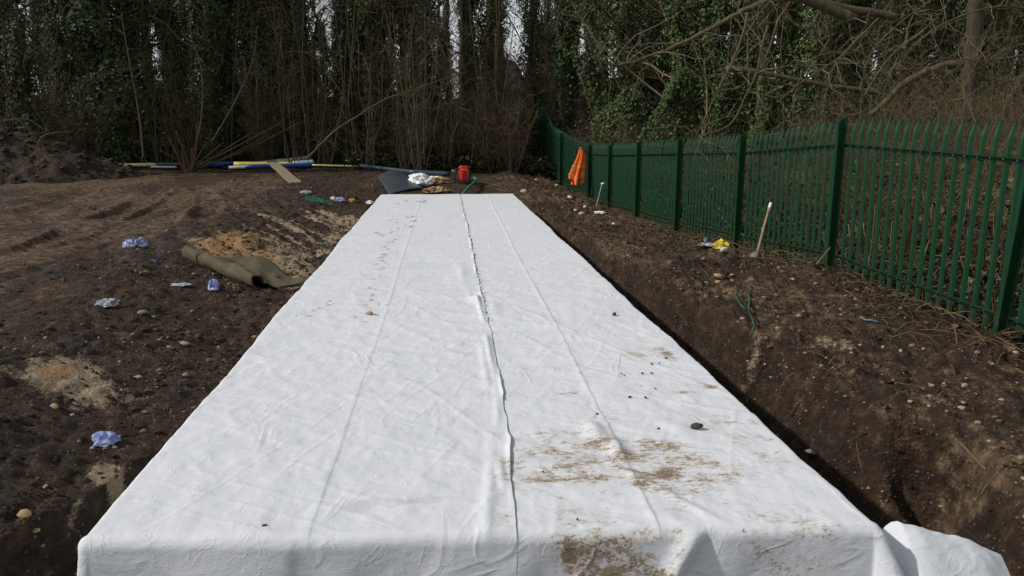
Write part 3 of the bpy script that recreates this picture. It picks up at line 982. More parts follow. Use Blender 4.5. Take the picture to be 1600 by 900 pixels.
def ivy_tree_meshes(seed, H=13.5, n=15000, rad=0.85, mat=IVY, hivy=10.5, leaf=(.045, .085)):
    rng = np.random.default_rng(seed)
    tr = MB()
    lean = rng.normal(size=2) * 0.35
    trunk = wavy((0, 0, -.3), (lean[0], lean[1], H), 14, 0.03, rng)
    tr.tube(trunk, np.linspace(.21, .05, 14) * rng.uniform(.8, 1.2), 8)
    limbs = MB()
    for k in range(16):
        hh = rng.uniform(3.0, H * .95)
        p = np.array([np.interp(hh, trunk[:, 2], trunk[:, j]) for j in range(3)])
        a = rng.uniform(0, 6.28); L = rng.uniform(1.2, 3.2)
        e = p + np.array([math.cos(a) * L, math.sin(a) * L, L * rng.uniform(.4, 1.4)])
        br = wavy(p, e, 7, .08, rng)
        limbs.tube(br, np.linspace(.05, .012, 7), 5, False)
        for _ in range(7):
            i = rng.integers(2, 7); q = br[i]
            a2 = a + rng.normal() * .9; l2 = rng.uniform(.5, 1.5)
            tw = wavy(q, q + np.array([math.cos(a2) * l2, math.sin(a2) * l2, l2 * rng.uniform(-.2, 1.2)]), 5, .12, rng)
            limbs.tube(tw, np.linspace(.013, .004, 5), 3, False)
            for _ in range(3):
                i2 = rng.integers(1, 5); l3 = rng.uniform(.3, .8); d = rng.normal(size=3); d /= np.linalg.norm(d)
                limbs.tube(wavy(tw[i2], tw[i2] + d * l3, 4, .12, rng), np.linspace(.007, .003, 4), 3, False)
    # ivy: leafy sleeves with bulges and ragged gaps
    z = hivy * rng.uniform(0, 1, n) ** 0.95
    th = rng.uniform(0, 2 * math.pi, n)
    sd = seed * 31
    R = rad * (0.60 + 1.35 * (fbm(np.cos(th) * .8 + 2, z * .6 + np.sin(th) * .8, 3, sd)) + 0.5 * fbm(np.cos(th) * 1.7 + 5, z * 1.6 + np.sin(th), 2, sd + 5))
    R *= 0.55 + 0.45 * sstep(0, 1.5, z)
    R *= 1 - 0.65 * sstep(hivy * .75, hivy, z)
    R = np.clip(R, .22, 1.9 * rad)
    dens = fbm(np.cos(th) * 2.3 + 9, z * 1.3 + np.sin(th) * 2.3, 3, sd + 9)
    keep = rng.uniform(0, 1, n) < 0.62 + 2.0 * dens
    z, th, R = z[keep], th[keep], R[keep]
    depth = 1 - rng.uniform(0, 1, len(z)) ** 2.0 * 0.55
    r = R * depth
    cx = np.interp(z, trunk[:, 2], trunk[:, 0]); cy = np.interp(z, trunk[:, 2], trunk[:, 1])
    stray = rng.uniform(0, 1, len(z)) < .16
    r = np.where(stray, r * rng.uniform(.9, 1.75, len(z)), r)
    pos = np.stack([cx + r * np.cos(th), cy + r * np.sin(th), z + rng.normal(size=len(z)) * .06], -1)
    nr = np.stack([np.cos(th), np.sin(th), np.full(len(z), .35)], -1) + rng.normal(size=(len(z), 3)) * .55
    lv, lq = leaf_quads(pos, nr, rng.uniform(*leaf, len(z)), rng)
    return (tr.mesh('trunk', BARK), limbs.mesh('limb', TWIG), mesh_np('ivy', lv, lq, mat, False))


IVY_VARS = [ivy_tree_meshes(s, rad=r) for s, r in ((1, .85), (2, .75), (3, .95), (4, .8), (5, 1.0), (6, .7))]
IVY_NEARV = [ivy_tree_meshes(s, n=26000, rad=r, mat=IVY_NEAR, leaf=(.032, .068)) for s, r in ((21, 1.15), (22, 1.0), (23, 1.25))]


def ivy_tree(u, y, var, sc=1.0, label=None, group=None, rz=None):
    p = on_y(u, 250, y)
    z = gz(p[0], y)
    t = thing('ivy_clad_tree', label, 'tree', (p[0], y, z), rz if rz is not None else random.uniform(0, 6.28), group)
    t.scale = (sc, sc, 1 + (sc - 1) * .4)
    for nm, me in zip(('trunk', 'limb', 'ivy'), var):
        obj(nm, me, t)
    return t


FAR_LABEL = 'ivy covered trunk in the dark wood beyond the far end of the dig'
FAR_GROUP = 'ivy covered trunks in the dark wood'
front = [(-60, 27, .95), (12, 31, .8), (52, 29, .85), (112, 34, .9), (285, 32, .95), (325, 30.5, .85), (365, 33.5, .9), (408, 31.5, .95), (448, 33, 1), (482, 31.5, .8),
         (560, 32.5, .8), (597, 31.5, .9), (632, 33, .9), (668, 32, .8), (733, 33, .85), (766, 35, .8), (826, 34, .7), (880, 32, .8)]
FRONT_LABELS = ['ivy clad trunk at the left picture edge, rising behind the spoil heap top',
                'ivy clad trunk left of the first small sky gap at the left',
                'narrow ivy clad trunk between the two small sky gaps at the left',
                'ivy clad trunk right of the second small sky gap at the left',
                'ivy clad trunk directly behind the cut coppice stool',
                'first ivy clad trunk right of the cut coppice stool',
                'second ivy clad trunk right of the cut coppice stool',
                'ivy clad trunk behind the left part of the pipe bundle',
                'ivy clad trunk behind the bright yellow pipe and plank',
                'ivy clad trunk on the left side of the tallest sky gap',
                'ivy clad trunk on the right side of the tallest sky gap',
                'ivy clad trunk above the left end of the long slate pipe',
                'ivy clad trunk just left of the three upright stems behind the bag',
                'ivy clad trunk just right of the three upright stems behind the bag',
                'ivy clad trunk straight behind the red pump',
                'first ivy clad trunk right of the one behind the red pump',
                'ivy clad trunk left of the sky gap above the far fence end',
                'ivy clad trunk right of the sky gap above the far fence end']
for i, (u, y, sc) in enumerate(front):
    ivy_tree(u, y, IVY_VARS[i % 6], sc, FRONT_LABELS[i], FAR_GROUP)
for u, y, k, sc, lab in [
    (148, 31.5, 1, 1.1, 'leafy ivy tree behind the spoil heap, left of the broadest ivy mass'),
    (198, 31.2, 2, 1.25, 'broadest glossy ivy mass, standing above the yellow pipe end'),
    (243, 32.0, 0, 1.05, 'ivy tree between the broad ivy mass and the cut coppice stool'),
    (940, 29.5, 0, 1.0, 'ivy tree above the orange vest on the fence'),
    (984, 27.5, 2, .95, 'glossy dense ivy tree just right of the orange vest'),
    (1062, 24.5, 1, 1.0, 'ivy tree behind the middle of the fence, under the arching pale limb'),
    (1115, 23.5, 2, .85, 'bushy ivy tree behind the fence below the horizontal bare bough'),
    (1185, 21.5, 0, .95, 'ivy tree behind the fence left of the tall pointed fence post'),
    (1262, 20.5, 1, 1.0, 'dark ivy tree behind the tall pointed fence post'),
    (1330, 22.5, 2, .9, 'ivy tree right of the tall pointed fence post, behind the brown tangle'),
]:
    ivy_tree(u, y, IVY_NEARV[k], sc, lab, 'ivy trees with glossy leaves')
rg = random.Random(5)
for u, y, zs in [(500, 47, .38), (514, 52, .44), (528, 49, .34), (541, 55, .5), (690, 50, .5), (703, 54, .42), (843, 48, .4), (857, 53, .44), (85, 50, .6), (246, 50, .6)]:
    ivy_tree(u, y, IVY_VARS[rg.randrange(6)], .8, FAR_LABEL, FAR_GROUP, rg.uniform(0, 6.28)).scale = (.8, .8, zs)
for u, y, sc in [(486, 44, .8), (540, 45, .55), (86, 48, .45), (700, 50, .4), (852, 47, .45)]:
    ivy_tree(u, y, IVY_VARS[rg.randrange(6)], sc, FAR_LABEL, FAR_GROUP, rg.uniform(0, 6.28))
GAPS = [(502, 540), (686, 714), (792, 812), (842, 866), (-5, 22), (70, 98), (236, 258)]
for y0, step in ((39, 48), (46, 44), (54, 40)):
    u = -260
    while u < 1900:
        uu = u + rg.uniform(-14, 14)
        u += step
        if any(a - 6 < uu < b + 6 for a, b in GAPS) and (y0 < 50 or rg.random() < .8): continue
        ivy_tree(uu, y0 + rg.uniform(-2.5, 2.5), IVY_VARS[rg.randrange(6)], rg.uniform(.75, 1.05), FAR_LABEL, FAR_GROUP, rg.uniform(0, 6.28))
for u, y, sc in [(1395, 25, .9), (1450, 23, .9), (1500, 27, 1), (1560, 22, .9), (1620, 25, 1), (1700, 22, 1), (1790, 19, 1), (1420, 31, 1), (1530, 33, 1), (1010, 33, .9), (1080, 31, .9), (1150, 30, .9), (1230, 29, .9), (1320, 30, 1), (1370, 34, 1)]:
    ivy_tree(u, y, IVY_VARS[rg.randrange(6)], sc, 'ivy covered trunk deep behind the green fence and its brown tangle', 'ivy trunks behind the green fence', rg.uniform(0, 6.28))


# ------------------------------------------------------------------ bare shrubs at the edge of the wood
def bare_shrub_mesh(seed, stems=16, H=5.0, spread=1.3, mat=TWIG, twigs=12, r0=.020):
    rng = np.random.default_rng(seed)
    m = MB(); tw = MB()
    for _ in range(stems):
        a = rng.uniform(0, 6.28); h = H * rng.uniform(.45, 1.0); sp = spread * rng.uniform(.15, 1.0)
        b = np.array([math.cos(a), math.sin(a), 0]) * rng.uniform(0, .35)
        e = b + np.array([math.cos(a) * sp, math.sin(a) * sp, h])
        st = wavy(b - np.array([0, 0, .1]), e, 9, .055, rng)
        m.tube(st, np.linspace(r0 * rng.uniform(.6, 1.4), .005, 9), 4, False)
        for _ in range(twigs):
            i = rng.integers(2, 9); a2 = rng.uniform(0, 6.28); l = rng.uniform(.3, 1.3)
            e2 = st[i] + np.array([math.cos(a2) * l * .8, math.sin(a2) * l * .8, l * rng.uniform(-.2, 1.0)])
            t1 = wavy(st[i], e2, 5, .10, rng)
            tw.tube(t1, np.linspace(.008, .0035, 5), 3, False)
            for _ in range(2):
                j = rng.integers(1, 5); d = rng.normal(size=3); d /= np.linalg.norm(d)
                tw.tube(wavy(t1[j], t1[j] + d * rng.uniform(.2, .6), 4, .12, rng), np.linspace(.005, .0025, 4), 3, False)
    return m.mesh('stem', mat), tw.mesh('twig', mat)


SHRUBS = [bare_shrub_mesh(101, 16, 5.5, 1.2), bare_shrub_mesh(102, 22, 4.2, 1.5, TWIG_RED), bare_shrub_mesh(103, 10, 6.5, 1.0, TWIG),
          bare_shrub_mesh(104, 26, 3.2, 1.9, TWIG_RED, 14), bare_shrub_mesh(105, 9, 6.0, .8, TWIG_PALE, 10, .017)]


def shrub(u, y, k, sc, label, group, cat='shrub'):
    p = on_y(u, 250, y)
    t = thing('bare_shrub', label, cat, (p[0], y, gz(p[0], y)), rg.uniform(0, 6.28), group)
    t.scale = (sc, sc, sc)
    obj('stem', SHRUBS[k][0], t)['kind'] = 'stuff'; obj('twig', SHRUBS[k][1], t)['kind'] = 'stuff'


SL = 'bare thin stemmed shrub among the ivy trunks at the wood edge'
for i in range(36):
    u = -120 + i * 29 + rg.uniform(-12, 12)
    y = rg.uniform(29, 34)
    if 815 < u < 890: y = 37
    k = rg.choice([0, 0, 1, 2, 3, 4, 2])
    if 330 < u < 900: k = rg.choice([0, 2, 4, 2, 0, 1])
    shrub(u, y, k, rg.uniform(.75, 1.1), SL, 'bare shrubs at the wood edge')
for u, y, k, sc in [(655, 28.6, 4, .85), (640, 29.5, 1, .7), (775, 29.5, 3, .9), (800, 29, 1, .8), (700, 31, 3, .9)]:
    shrub(u, y, k, sc, 'reddish brown bare shrub behind the red pump and white bag', 'reddish bare shrubs behind the pump')
for u, y, k, sc in [(905, 33, 1, .8), (925, 31, 3, .9), (960, 27, 3, .8), (1010, 26, 1, .7), (1040, 23, 3, .7), (1125, 20, 3, .7), (1215, 17, 3, .62), (1290, 15.5, 3, .6), (1350, 15, 1, .6),
                    (1400, 15, 3, .8), (1455, 15.5, 1, .8), (1500, 14.5, 3, .8), (1560, 14, 1, .8), (1620, 13, 3, .8), (1440, 19, 0, .8), (1540, 18, 1, 1), (1600, 18, 0, .9), (1380, 18, 2, .8), (1330, 18, 1, .8)]:
    shrub(u, y, k, sc, 'brown bare shrub tangled behind the green fence', 'bare shrubs behind the green fence')


# single limbs, saplings and boughs that stand out
def limb_thing(name, label, cat, pts, y, r0, r1, mat, twigs=10, tl=.8, seed=1, part='limb', ys=None, tmat=None):
    rng = np.random.default_rng(seed)
    P = np.array([on_y(u, v, (ys[i] if ys else y)) for i, (u, v) in enumerate(pts)])
    t = thing(name, label, cat, P[0])
    Q = P - P[0]
    # smooth through the points
    tt = np.linspace(0, len(Q) - 1, 6 * (len(Q) - 1) + 1)
    i = np.clip(tt.astype(int), 0, len(Q) - 2); f = (tt - i)[:, None]
    p0 = Q[np.maximum(i - 1, 0)]; p1 = Q[i]; p2 = Q[i + 1]; p3 = Q[np.minimum(i + 2, len(Q) - 1)]
    S = .5 * (2 * p1 + (p2 - p0) * f + (2 * p0 - 5 * p1 + 4 * p2 - p3) * f ** 2 + (3 * p1 - p0 - 3 * p2 + p3) * f ** 3)
    S = S + rng.normal(size=S.shape) * min(r0 * .10, .006)
    m = MB(); m.tube(S, np.linspace(r0, r1, len(S)) * rng.uniform(.95, 1.05, len(S)), 8)
    m.obj(part, mat, t)
    if twigs:
        w = MB()
        for _ in range(twigs):
            k = rng.integers(1, len(S)); d = rng.normal(size=3); d[2] += .2; d /= np.linalg.norm(d)
            b = wavy(S[k], S[k] + d * tl * rng.uniform(.4, 1.2), 6, .10, rng)
            w.tube(b, np.linspace(min(max(r1, r0 * .3), .011) * rng.uniform(.5, 1.2), .003, 6), 4, False)
            for _ in range(3):
                j = rng.integers(1, 6); d2 = d + rng.normal(size=3) * .8; d2 /= np.linalg.norm(d2)
                w.tube(wavy(b[j], b[j] + d2 * tl * rng.uniform(.2, .6), 5, .12, rng), np.linspace(.006, .002, 5), 3, False)
        w.obj('twig', tmat or mat, t)['kind'] = 'stuff'
    return t


limb_thing('leaning_branch', 'long pale bare branch leaning up from the pipe ends into the shrubs', 'branch',
           [(481, 247), (505, 222), (530, 200), (565, 178), (600, 156), (640, 143), (680, 128), (730, 112)], 27.5, .05, .012, BARK_PALE, 14, 1.0, 3)
limb_thing('arched_branch', 'thin pale branch arched over like a hook in front of the ivy trunks', 'branch',
           [(546, 166), (525, 132), (505, 105), (485, 86), (462, 80), (440, 84)], 29.5, .035, .015, BARK_PALE, 8, .8, 4)
limb_thing('sapling', 'pale slender sapling standing before the broadest ivy mass', 'tree',
           [(224, 247), (220, 200), (213, 150), (205, 110), (196, 60), (190, 20)], 26.4, .035, .010, BARK_PALE, 16, 1.0, 5, 'trunk')
limb_thing('sapling', 'slender bent sapling rising from the cut coppice stool', 'tree',
           [(305, 235), (314, 190), (317, 140), (312, 95), (300, 60), (296, 20)], 28.6, .035, .010, BARK_PALE, 10, .9, 6, 'trunk')
limb_thing('sapling', 'slanting thin sapling right of the cut coppice stool', 'tree',
           [(332, 220), (350, 190), (372, 150), (388, 115), (398, 80), (402, 40)], 28.8, .035, .010, BARK_PALE, 12, .9, 7, 'trunk')
limb_thing('sapling', 'straight pale pole sapling over the long black pipe', 'tree',
           [(558, 252), (553, 210), (545, 165), (548, 110), (552, 50), (556, -20)], 29.2, .03, .012, BARK_PALE, 10, .8, 8, 'trunk')
limb_thing('sapling', 'thin upright sapling between the leaning branch and the pole sapling', 'tree',
           [(543, 250), (541, 205), (544, 150), (551, 90), (560, 20)], 30.0, .028, .012, BARK_PALE, 10, .8, 9, 'trunk')
for k, (du, s) in enumerate([(-9, 11), (0, 12), (8, 13)]):
    limb_thing('sapling', ('leftmost', 'middle', 'rightmost')[k] + ' of three pale upright stems behind the white bag', 'tree',
               [(655 + du, 258), (652 + du * 1.3, 210), (648 + du * 1.8, 160), (645 + du * 2.5, 100), (640 + du * 3, 20)], 28.0, .028, .010, BARK_PALE, 9, .9, s, 'trunk')
limb_thing('bare_tree', 'bare brown trunk with no ivy above the red pump', 'tree',
           [(722, 235), (724, 170), (720, 100), (722, 40), (718, -30)], 31.0, .11, .06, BARK, 12, 1.4, 14, 'trunk')
limb_thing('bare_tree', 'bare brown trunk forking from the shrubs left of the fence end', 'tree',
           [(782, 235), (786, 170), (784, 90), (778, 30), (770, -40)], 32.0, .12, .07, BARK, 12, 1.4, 15, 'trunk')

rs = random.Random(17)
for k in range(22):
    u = rs.choice([rs.uniform(-20, 180), rs.uniform(240, 480), rs.uniform(480, 815), rs.uniform(480, 815)])
    v0 = 256 if u > 190 else 240
    du = rs.uniform(-28, 28); bend = rs.uniform(-16, 16)
    limb_thing('sapling', 'thin bare sapling among the ivy trunks at the wood edge', 'tree',
               [(u, v0), (u + du * .2 + bend * .5, 205), (u + du * .45 + bend, 150), (u + du * .75 + bend * .6, 85), (u + du, 20), (u + du * 1.2, -40)],
               rs.uniform(28.6, 31.0), rs.uniform(.014, .028), .008, BARK_PALE, 9, .9, 300 + k, 'trunk')['group'] = 'thin saplings at the wood edge'
for k in range(44):
    u = -150 + k * 29 + rs.uniform(-14, 14)
    shrub(u, rs.uniform(36, 44), rs.choice([0, 2, 2, 4]), rs.uniform(.8, 1.1), 'bare shrub deep in the wood between the ivy trunks', 'bare shrubs deep in the wood')

# big limbs on the right, above the fence
limb_thing('bare_tree', 'ochre bare trunk rising behind the brown tangle near the right end of the fence', 'tree',
           [(1500, 290), (1508, 200), (1514, 140), (1520, 80), (1524, 20), (1528, -60), (1532, -200)], 14.5, .17, .13, BARK, 16, 1.6, 16, 'trunk', tmat=TWIG)
limb_thing('sawn_limb', 'drooping limb with an orange sawn end beside the ochre trunk', 'branch',
           [(1502, 100), (1470, 104), (1440, 116), (1410, 132), (1385, 158), (1360, 180)], 14.1, .085, .045, BARK_PALE, 12, 1.2, 17, tmat=TWIG)
limb_thing('horizontal_bough', 'thick bare bough lying level above the fence, cut at both ends', 'branch',
           [(1136, 107), (1180, 112), (1230, 122), (1290, 133), (1340, 140), (1372, 146)], 13.6, .050, .040, BARK_PALE, 16, 1.2, 18, tmat=TWIG)
limb_thing('arching_limb', 'long pale limb arching down across the ivy above the fence', 'branch',
           [(1400, 26), (1330, 14), (1262, -2), (1200, 2), (1160, 18), (1115, 42), (1065, 68), (1010, 90), (965, 102), (925, 90)], 14.5, .075, .014, BARK_PALE, 26, 1.4, 19, tmat=TWIG_PALE)
limb_thing('thick_limb', 'thickest mossy limb leaving the top of the picture above the tangle', 'branch',
           [(1180, -22), (1230, -12), (1270, 2), (1305, 18), (1336, 30)], 12.8, .10, .085, BARK_PALE, 14, 1.2, 20, tmat=TWIG)
for k, (pts, lab) in enumerate([
    ([(1168, 20), (1162, 50), (1145, 95), (1128, 130), (1110, 165), (1092, 205)], 'pale forked branch hanging down in front of the bushy ivy'),
    ([(1200, 40), (1190, 75), (1182, 115), (1165, 150), (1140, 195), (1092, 212)], 'pale drooping branch reaching to the fence top'),
    ([(1340, 60), (1318, 85), (1290, 105), (1250, 130), (1215, 160)], 'grey branch slanting through the ivy above the fence'),
    ([(1345, 200), (1348, 130), (1358, 90), (1385, 55), (1420, 25), (1470, -10)], 'upright pale branch with broken twigs above the tall fence post'),
    ([(1350, 150), (1375, 110), (1400, 80), (1440, 50), (1480, 10)], 'straight slanting branch right of the tall fence post'),
    ([(1600, 86), (1560, 93), (1530, 95), (1500, 92)], 'pale bare stick pointing left in front of the ochre trunk'),
    ([(1690, 60), (1620, 20), (1560, 10), (1490, 30), (1440, 60), (1400, 110)], 'long thin branch bowing over the tangle at the right'),
    ([(1680, 140), (1600, 120), (1540, 150), (1480, 160), (1420, 190)], 'low bare branch just above the fence points at the right'),
]):
    limb_thing('hanging_branch', lab, 'branch', pts, 12.0 + 0.35 * k, .022, .008, BARK_PALE, 14, .9, 30 + k, tmat=TWIG_PALE)

# the brown tangle behind the fence: masses nobody could count
def tangle(name, label, n, xr, yr, hmax, mat, seed, r=.005):
    rng = np.random.default_rng(seed)
    m = MB()
    for _ in range(n):
        x = rng.uniform(*xr); y = rng.uniform(*yr)
        z0 = float(z_smooth(x, y)) - .05
        h = hmax * rng.uniform(.25, 1.0); a = rng.uniform(0, 6.28); L = rng.uniform(.6, 2.4)
        t = np.linspace(0, 1, 8)[:, None]
        p = np.array([x, y, z0]) + np.array([math.cos(a) * L, math.sin(a) * L, 0]) * t + np.array([0, 0, 1]) * (h * np.sin(t * rng.uniform(1.8, 3.1)))
        p[:, 0] = np.maximum(p[:, 0], np.interp(p[:, 1], [f[1] for f in FENCE], [f[0] for f in FENCE]) + .12 + rng.uniform(0, .15))
        p += np.cumsum(np.cumsum(rng.normal(size=p.shape), 0), 0) * .034 * np.array([1, 1, .8])
        p[:, 0] = np.maximum(p[:, 0], np.interp(p[:, 1], [f[1] for f in FENCE], [f[0] for f in FENCE]) + .10)
        m.tube(p, np.linspace(r * rng.uniform(.7, 1.6), r * .4, 8), 3, False)
    o = m.obj(name, mat)
    return tag(o, label, 'undergrowth', kind='stuff')


tangle('bramble_tangle', 'brown bare bramble stems tangled behind the near half of the fence', 1100, (5.5, 9.5), (5, 16), 1.6, DRY, 41)
tangle('bramble_tangle', 'dark bare bramble stems tangled behind the far half of the fence', 900, (5.6, 10), (14, 30), 1.7, TWIG, 42)
tangle('bramble_stems', 'thick pale dead stems leaning behind the near end of the fence', 420, (5.5, 8.5), (4.5, 14), 1.3, TWIG_PALE, 44, .0075)
tangle('twig_thicket', 'fine brown twigs massed above the fence points at the right', 1300, (6.6, 11.5), (8, 16), 2.9, TWIG, 43, .0036)


def leaf_stuff(name, label, pts, mat, size, seed, up=1.0, cat='ground cover'):
    rng = np.random.default_rng(seed)
    n = len(pts)
    nr = np.stack([rng.normal(size=n) * .5, rng.normal(size=n) * .5, np.full(n, up)], -1)
    v, q = leaf_quads(pts, nr, rng.uniform(*size, n), rng)
    return tag(obj(name, mesh_np(name, v, q, mat, False)), label, cat, kind='stuff')


def scatter(n, xr, yr, seed, lift=(0, .04), cond=None):
    rng = np.random.default_rng(seed)
    x = rng.uniform(*xr, n); y = rng.uniform(*yr, n)
    if cond is not None:
        k = cond(x, y, rng); x, y = x[k], y[k]
    return np.stack([x, y, ground_z(x, y) + rng.uniform(*lift, len(x))], -1)


_rl = np.random.default_rng(63)
_q = scatter(52000, (5.5, 10.5), (4.5, 30), 64, (0, .04), lambda x, y, r: (noise(x * .9, y * .7, 79) + .22 + .12 * r.normal(size=len(x)) > 0) & (x > np.interp(y, [f[1] for f in FENCE], [f[0] for f in FENCE]) + .2))
_q[:, 2] += _rl.uniform(0, 1, len(_q)) ** 1.6 * (.5 + 1.0 * np.clip(.5 + noise(_q[:, 0] * 1.3, _q[:, 1] * 1.1, 80) * 2, 0, 1)) * np.clip((_q[:, 0] - 5.3) / .8, .3, 1)
leaf_stuff('ivy_undergrowth', 'dark leafy ivy and bramble growing low behind the green fence', _q, GROUND_IVY, (.03, .06), 65, .5)
leaf_stuff('ivy_ground_cover', 'low dark ivy carpeting the ground under the far trees',
           scatter(52000, (-16, 6), (28.3, 40), 51, (.02, .60), lambda x, y, r: (noise(x * .6, y * .5, 77) + .25 + .1 * r.normal(size=len(x)) > 0) & (y > np.where(x < -3.5, 31.6, 28.8) + 1.0 * noise(x * .8, 0 * x, 78))), GROUND_IVY, (.05, .10), 52)
leaf_stuff('leaf_litter', 'dead brown leaves strewn behind and below the green fence',
           scatter(16000, (4.7, 11), (4, 30), 53, (.0, .05), lambda x, y, r: (x > 5.2) | (r.uniform(size=len(x)) < .35)), LEAF_DEAD, (.025, .05), 54)
leaf_stuff('fallen_leaves', 'dead leaves over the wood floor beyond the dig', scatter(14000, (-22, 6), (29, 46), 55, (0, .05), lambda x, y, r: (x > -3.5) | (y > 31.6)), LEAF_DEAD, (.03, .07), 56)


def stems_stuff(name, label, pts, L, mat, seed, r=.004):
    rng = np.random.default_rng(seed)
    m = MB(); Q = []
    for p in pts:
        a = rng.uniform(0, 6.28); l = rng.uniform(*L)
        t = np.linspace(0, 1, 4)[:, None]
        q = p + np.array([math.cos(a) * l, math.sin(a) * l, rng.uniform(-.02, .10)]) * t + np.array([0, 0, 1]) * np.sin(t * 3.1) * l * rng.uniform(0, .25)
        Q.append(q)
    A = np.concatenate(Q); A[:, 2] = np.maximum(A[:, 2], ground_z(A[:, 0], A[:, 1]) + .004)
    for q in A.reshape(-1, 4, 3):
        m.tube(q, r * rng.uniform(.6, 1.5), 3, False)
    return tag(m.obj(name, mat), label, 'litter', kind='stuff')


stems_stuff('dry_stalks', 'dry broken stalks lying along the foot of the green fence',
            scatter(1500, (4.0, 5.6), (4.2, 27), 57, (.005, .03), lambda x, y, r: r.uniform(size=len(x)) < .25 + .75 * sstep(4.2, 5.0, x)), (.1, .45), DRY, 58, .0045)
stems_stuff('root_fibres', 'fine roots and stalks sticking out of the fence side bank',
            scatter(500, (2.3, 4.4), (3.2, 22), 59, (.0, .02)), (.08, .3), DRY, 60, .0025)

# ------------------------------------------------------------------ spoil heap
def spoil_heap():
    cx, cy = -16.0, 25.5
    n = 190
    xs = np.linspace(-8.2, 8.2, n); ys = np.linspace(-6.5, 6.5, 150)
    X, Y = np.meshgrid(xs, ys)
    r = np.hypot(X / 6.2, Y / 4.4)
    h = 1.85 * np.clip(1 - r ** 1.5, -.3, 1) ** 1.0
    tail = .40 * np.exp(-((X - 4.4) / 1.1) ** 2 - ((Y + .6) / 1.7) ** 2)
    wx, wy = X + cx, Y + cy
    h = np.maximum(h, tail) + 0.30 * fbm(wx * .9, wy * .9, 3, 130) * sstep(1.1, .8, r) + (.16 * np.abs(fbm(wx * 3, wy * 3, 3, 134)) + .10 * lumpy(wx * 2.4, wy * 2.4, 560) + .10 * lumpy(wx * 4.6, wy * 4.6, 570)) * (h > -.05)
    Z = ground_z(wx, wy) + h - .06
    me = mesh_np('spoil_heap', np.stack([X, Y, Z], -1).reshape(-1, 3), grid_faces(150, n), SOIL)
    for a in ('litter', 'dry', 'sand', 'orange'):
        attr(me, a, np.full(n * 150, .35 if a == 'litter' else 0))
    o = obj('spoil_heap', me, None, (cx, cy, 0))
    tag(o, 'heap of dark dug soil piled before the ivy trees at the left', 'spoil heap')
    rng = np.random.default_rng(61)
    px = rng.uniform(-7, 7, 2600); py = rng.uniform(-5.5, 5.5, 2600)
    rr = np.hypot(px / 6.2, py / 4.4)
    k = (rr < 1.02) | (np.exp(-((px - 4.4) / 1.1) ** 2 - ((py + .6) / 1.7) ** 2) > .3)
    px, py = px[k], py[k]
    ix = np.clip(((px + 8.2) / 16.4 * (n - 1)).astype(int), 0, n - 1); iy = np.clip(((py + 6.5) / 13 * 149).astype(int), 0, 149)
    v, f = lumps(np.stack([px, py, Z[iy, ix]], -1), rng.uniform(.03, .13, len(px)) * rng.uniform(.5, 1, len(px)), 1, .35, .7, rng)
    cm = mesh_np('clods', v, f, SOIL, False)
    for a in ('litter', 'dry', 'sand', 'orange'):
        attr(cm, a, np.full(len(v), .15 if a == 'dry' else 0))
    c = obj('clods', cm, o); c['kind'] = 'stuff'


spoil_heap()

# ------------------------------------------------------------------ loose clods and gravel on the ground
def clods():
    rng = np.random.default_rng(71)
    n = 38000
    y = 2.6 * (30 / 2.6) ** rng.uniform(0, 1, n)
    side = rng.uniform(size=n) < .5
    x = np.where(side, -1.7 - rng.exponential(1.0, n) * (0.6 + y * .12), 2.3 + rng.uniform(0, 3.0, n))
    dn = noise(x * 1.4, y * 1.1, 140) + .15
    k = (rng.uniform(size=n) < .35 + 1.6 * dn) & ~((x < -4.2) & (rng.uniform(size=n) < .6)) & (x > -14)
    x, y = x[k], y[k]
    s = (0.0045 + 0.0075 * rng.exponential(.8, len(x))) * (0.6 + y * .07)
    s = np.minimum(s, .055)
    v, f = lumps(np.stack([x, y, ground_z(x, y) - s * .05], -1), s, 1, .30, .7, rng)
    me = mesh_np('soil_clods', v, f, SOIL, False)
    for a in ('litter', 'dry', 'sand', 'orange'):
        attr(me, a, np.repeat(rng.uniform(0, .5, len(x)), len(v) // len(x)) if a == 'dry' else np.zeros(len(v)))
    tag(obj('soil_clods', me), 'crumbled dark clods scattered over the dug ground', 'soil', kind='stuff')
    # gravel
    n = 8000
    y = 2.6 * (26 / 2.6) ** rng.uniform(0, 1, n)
    side = rng.uniform(size=n) < .45
    x = np.where(side, -1.7 - rng.exponential(1.2, n) * (0.6 + y * .1), 2.4 + rng.uniform(0, 2.7, n))
    k = noise(x * 1.1, y * .9, 150) + .05 + rng.normal(size=n) * .18 > 0
    x, y = x[k], y[k]
    s = np.minimum((.004 + .007 * rng.exponential(.8, len(x))) * (.7 + y * .06), .035)
    v, f = lumps(np.stack([x, y, ground_z(x, y) + s * .2], -1), s, 1, .2, .65, rng)
    tag(obj('gravel', mesh_np('gravel', v, f, GRAVEL, True)), 'small tan gravel stones bedded in the dark soil', 'gravel', kind='stuff')


def stone_mat(name, a, b, c3):
    m = NT(name)
    g = m.n('ShaderNodeNewGeometry')
    c = m.ramp(g.outputs['Random Per Island'], [(0, a), (.5, b), (1, c3)])
    nz = m.noise(30, 6, .7, m.coord())
    c = m.mix(m.math('MULTIPLY', m.smooth(nz, .45, .7), .55), c, (.07, .05, .035))
    m.bump(nz, .35, .01)
    return m.out(c, .8, .3)


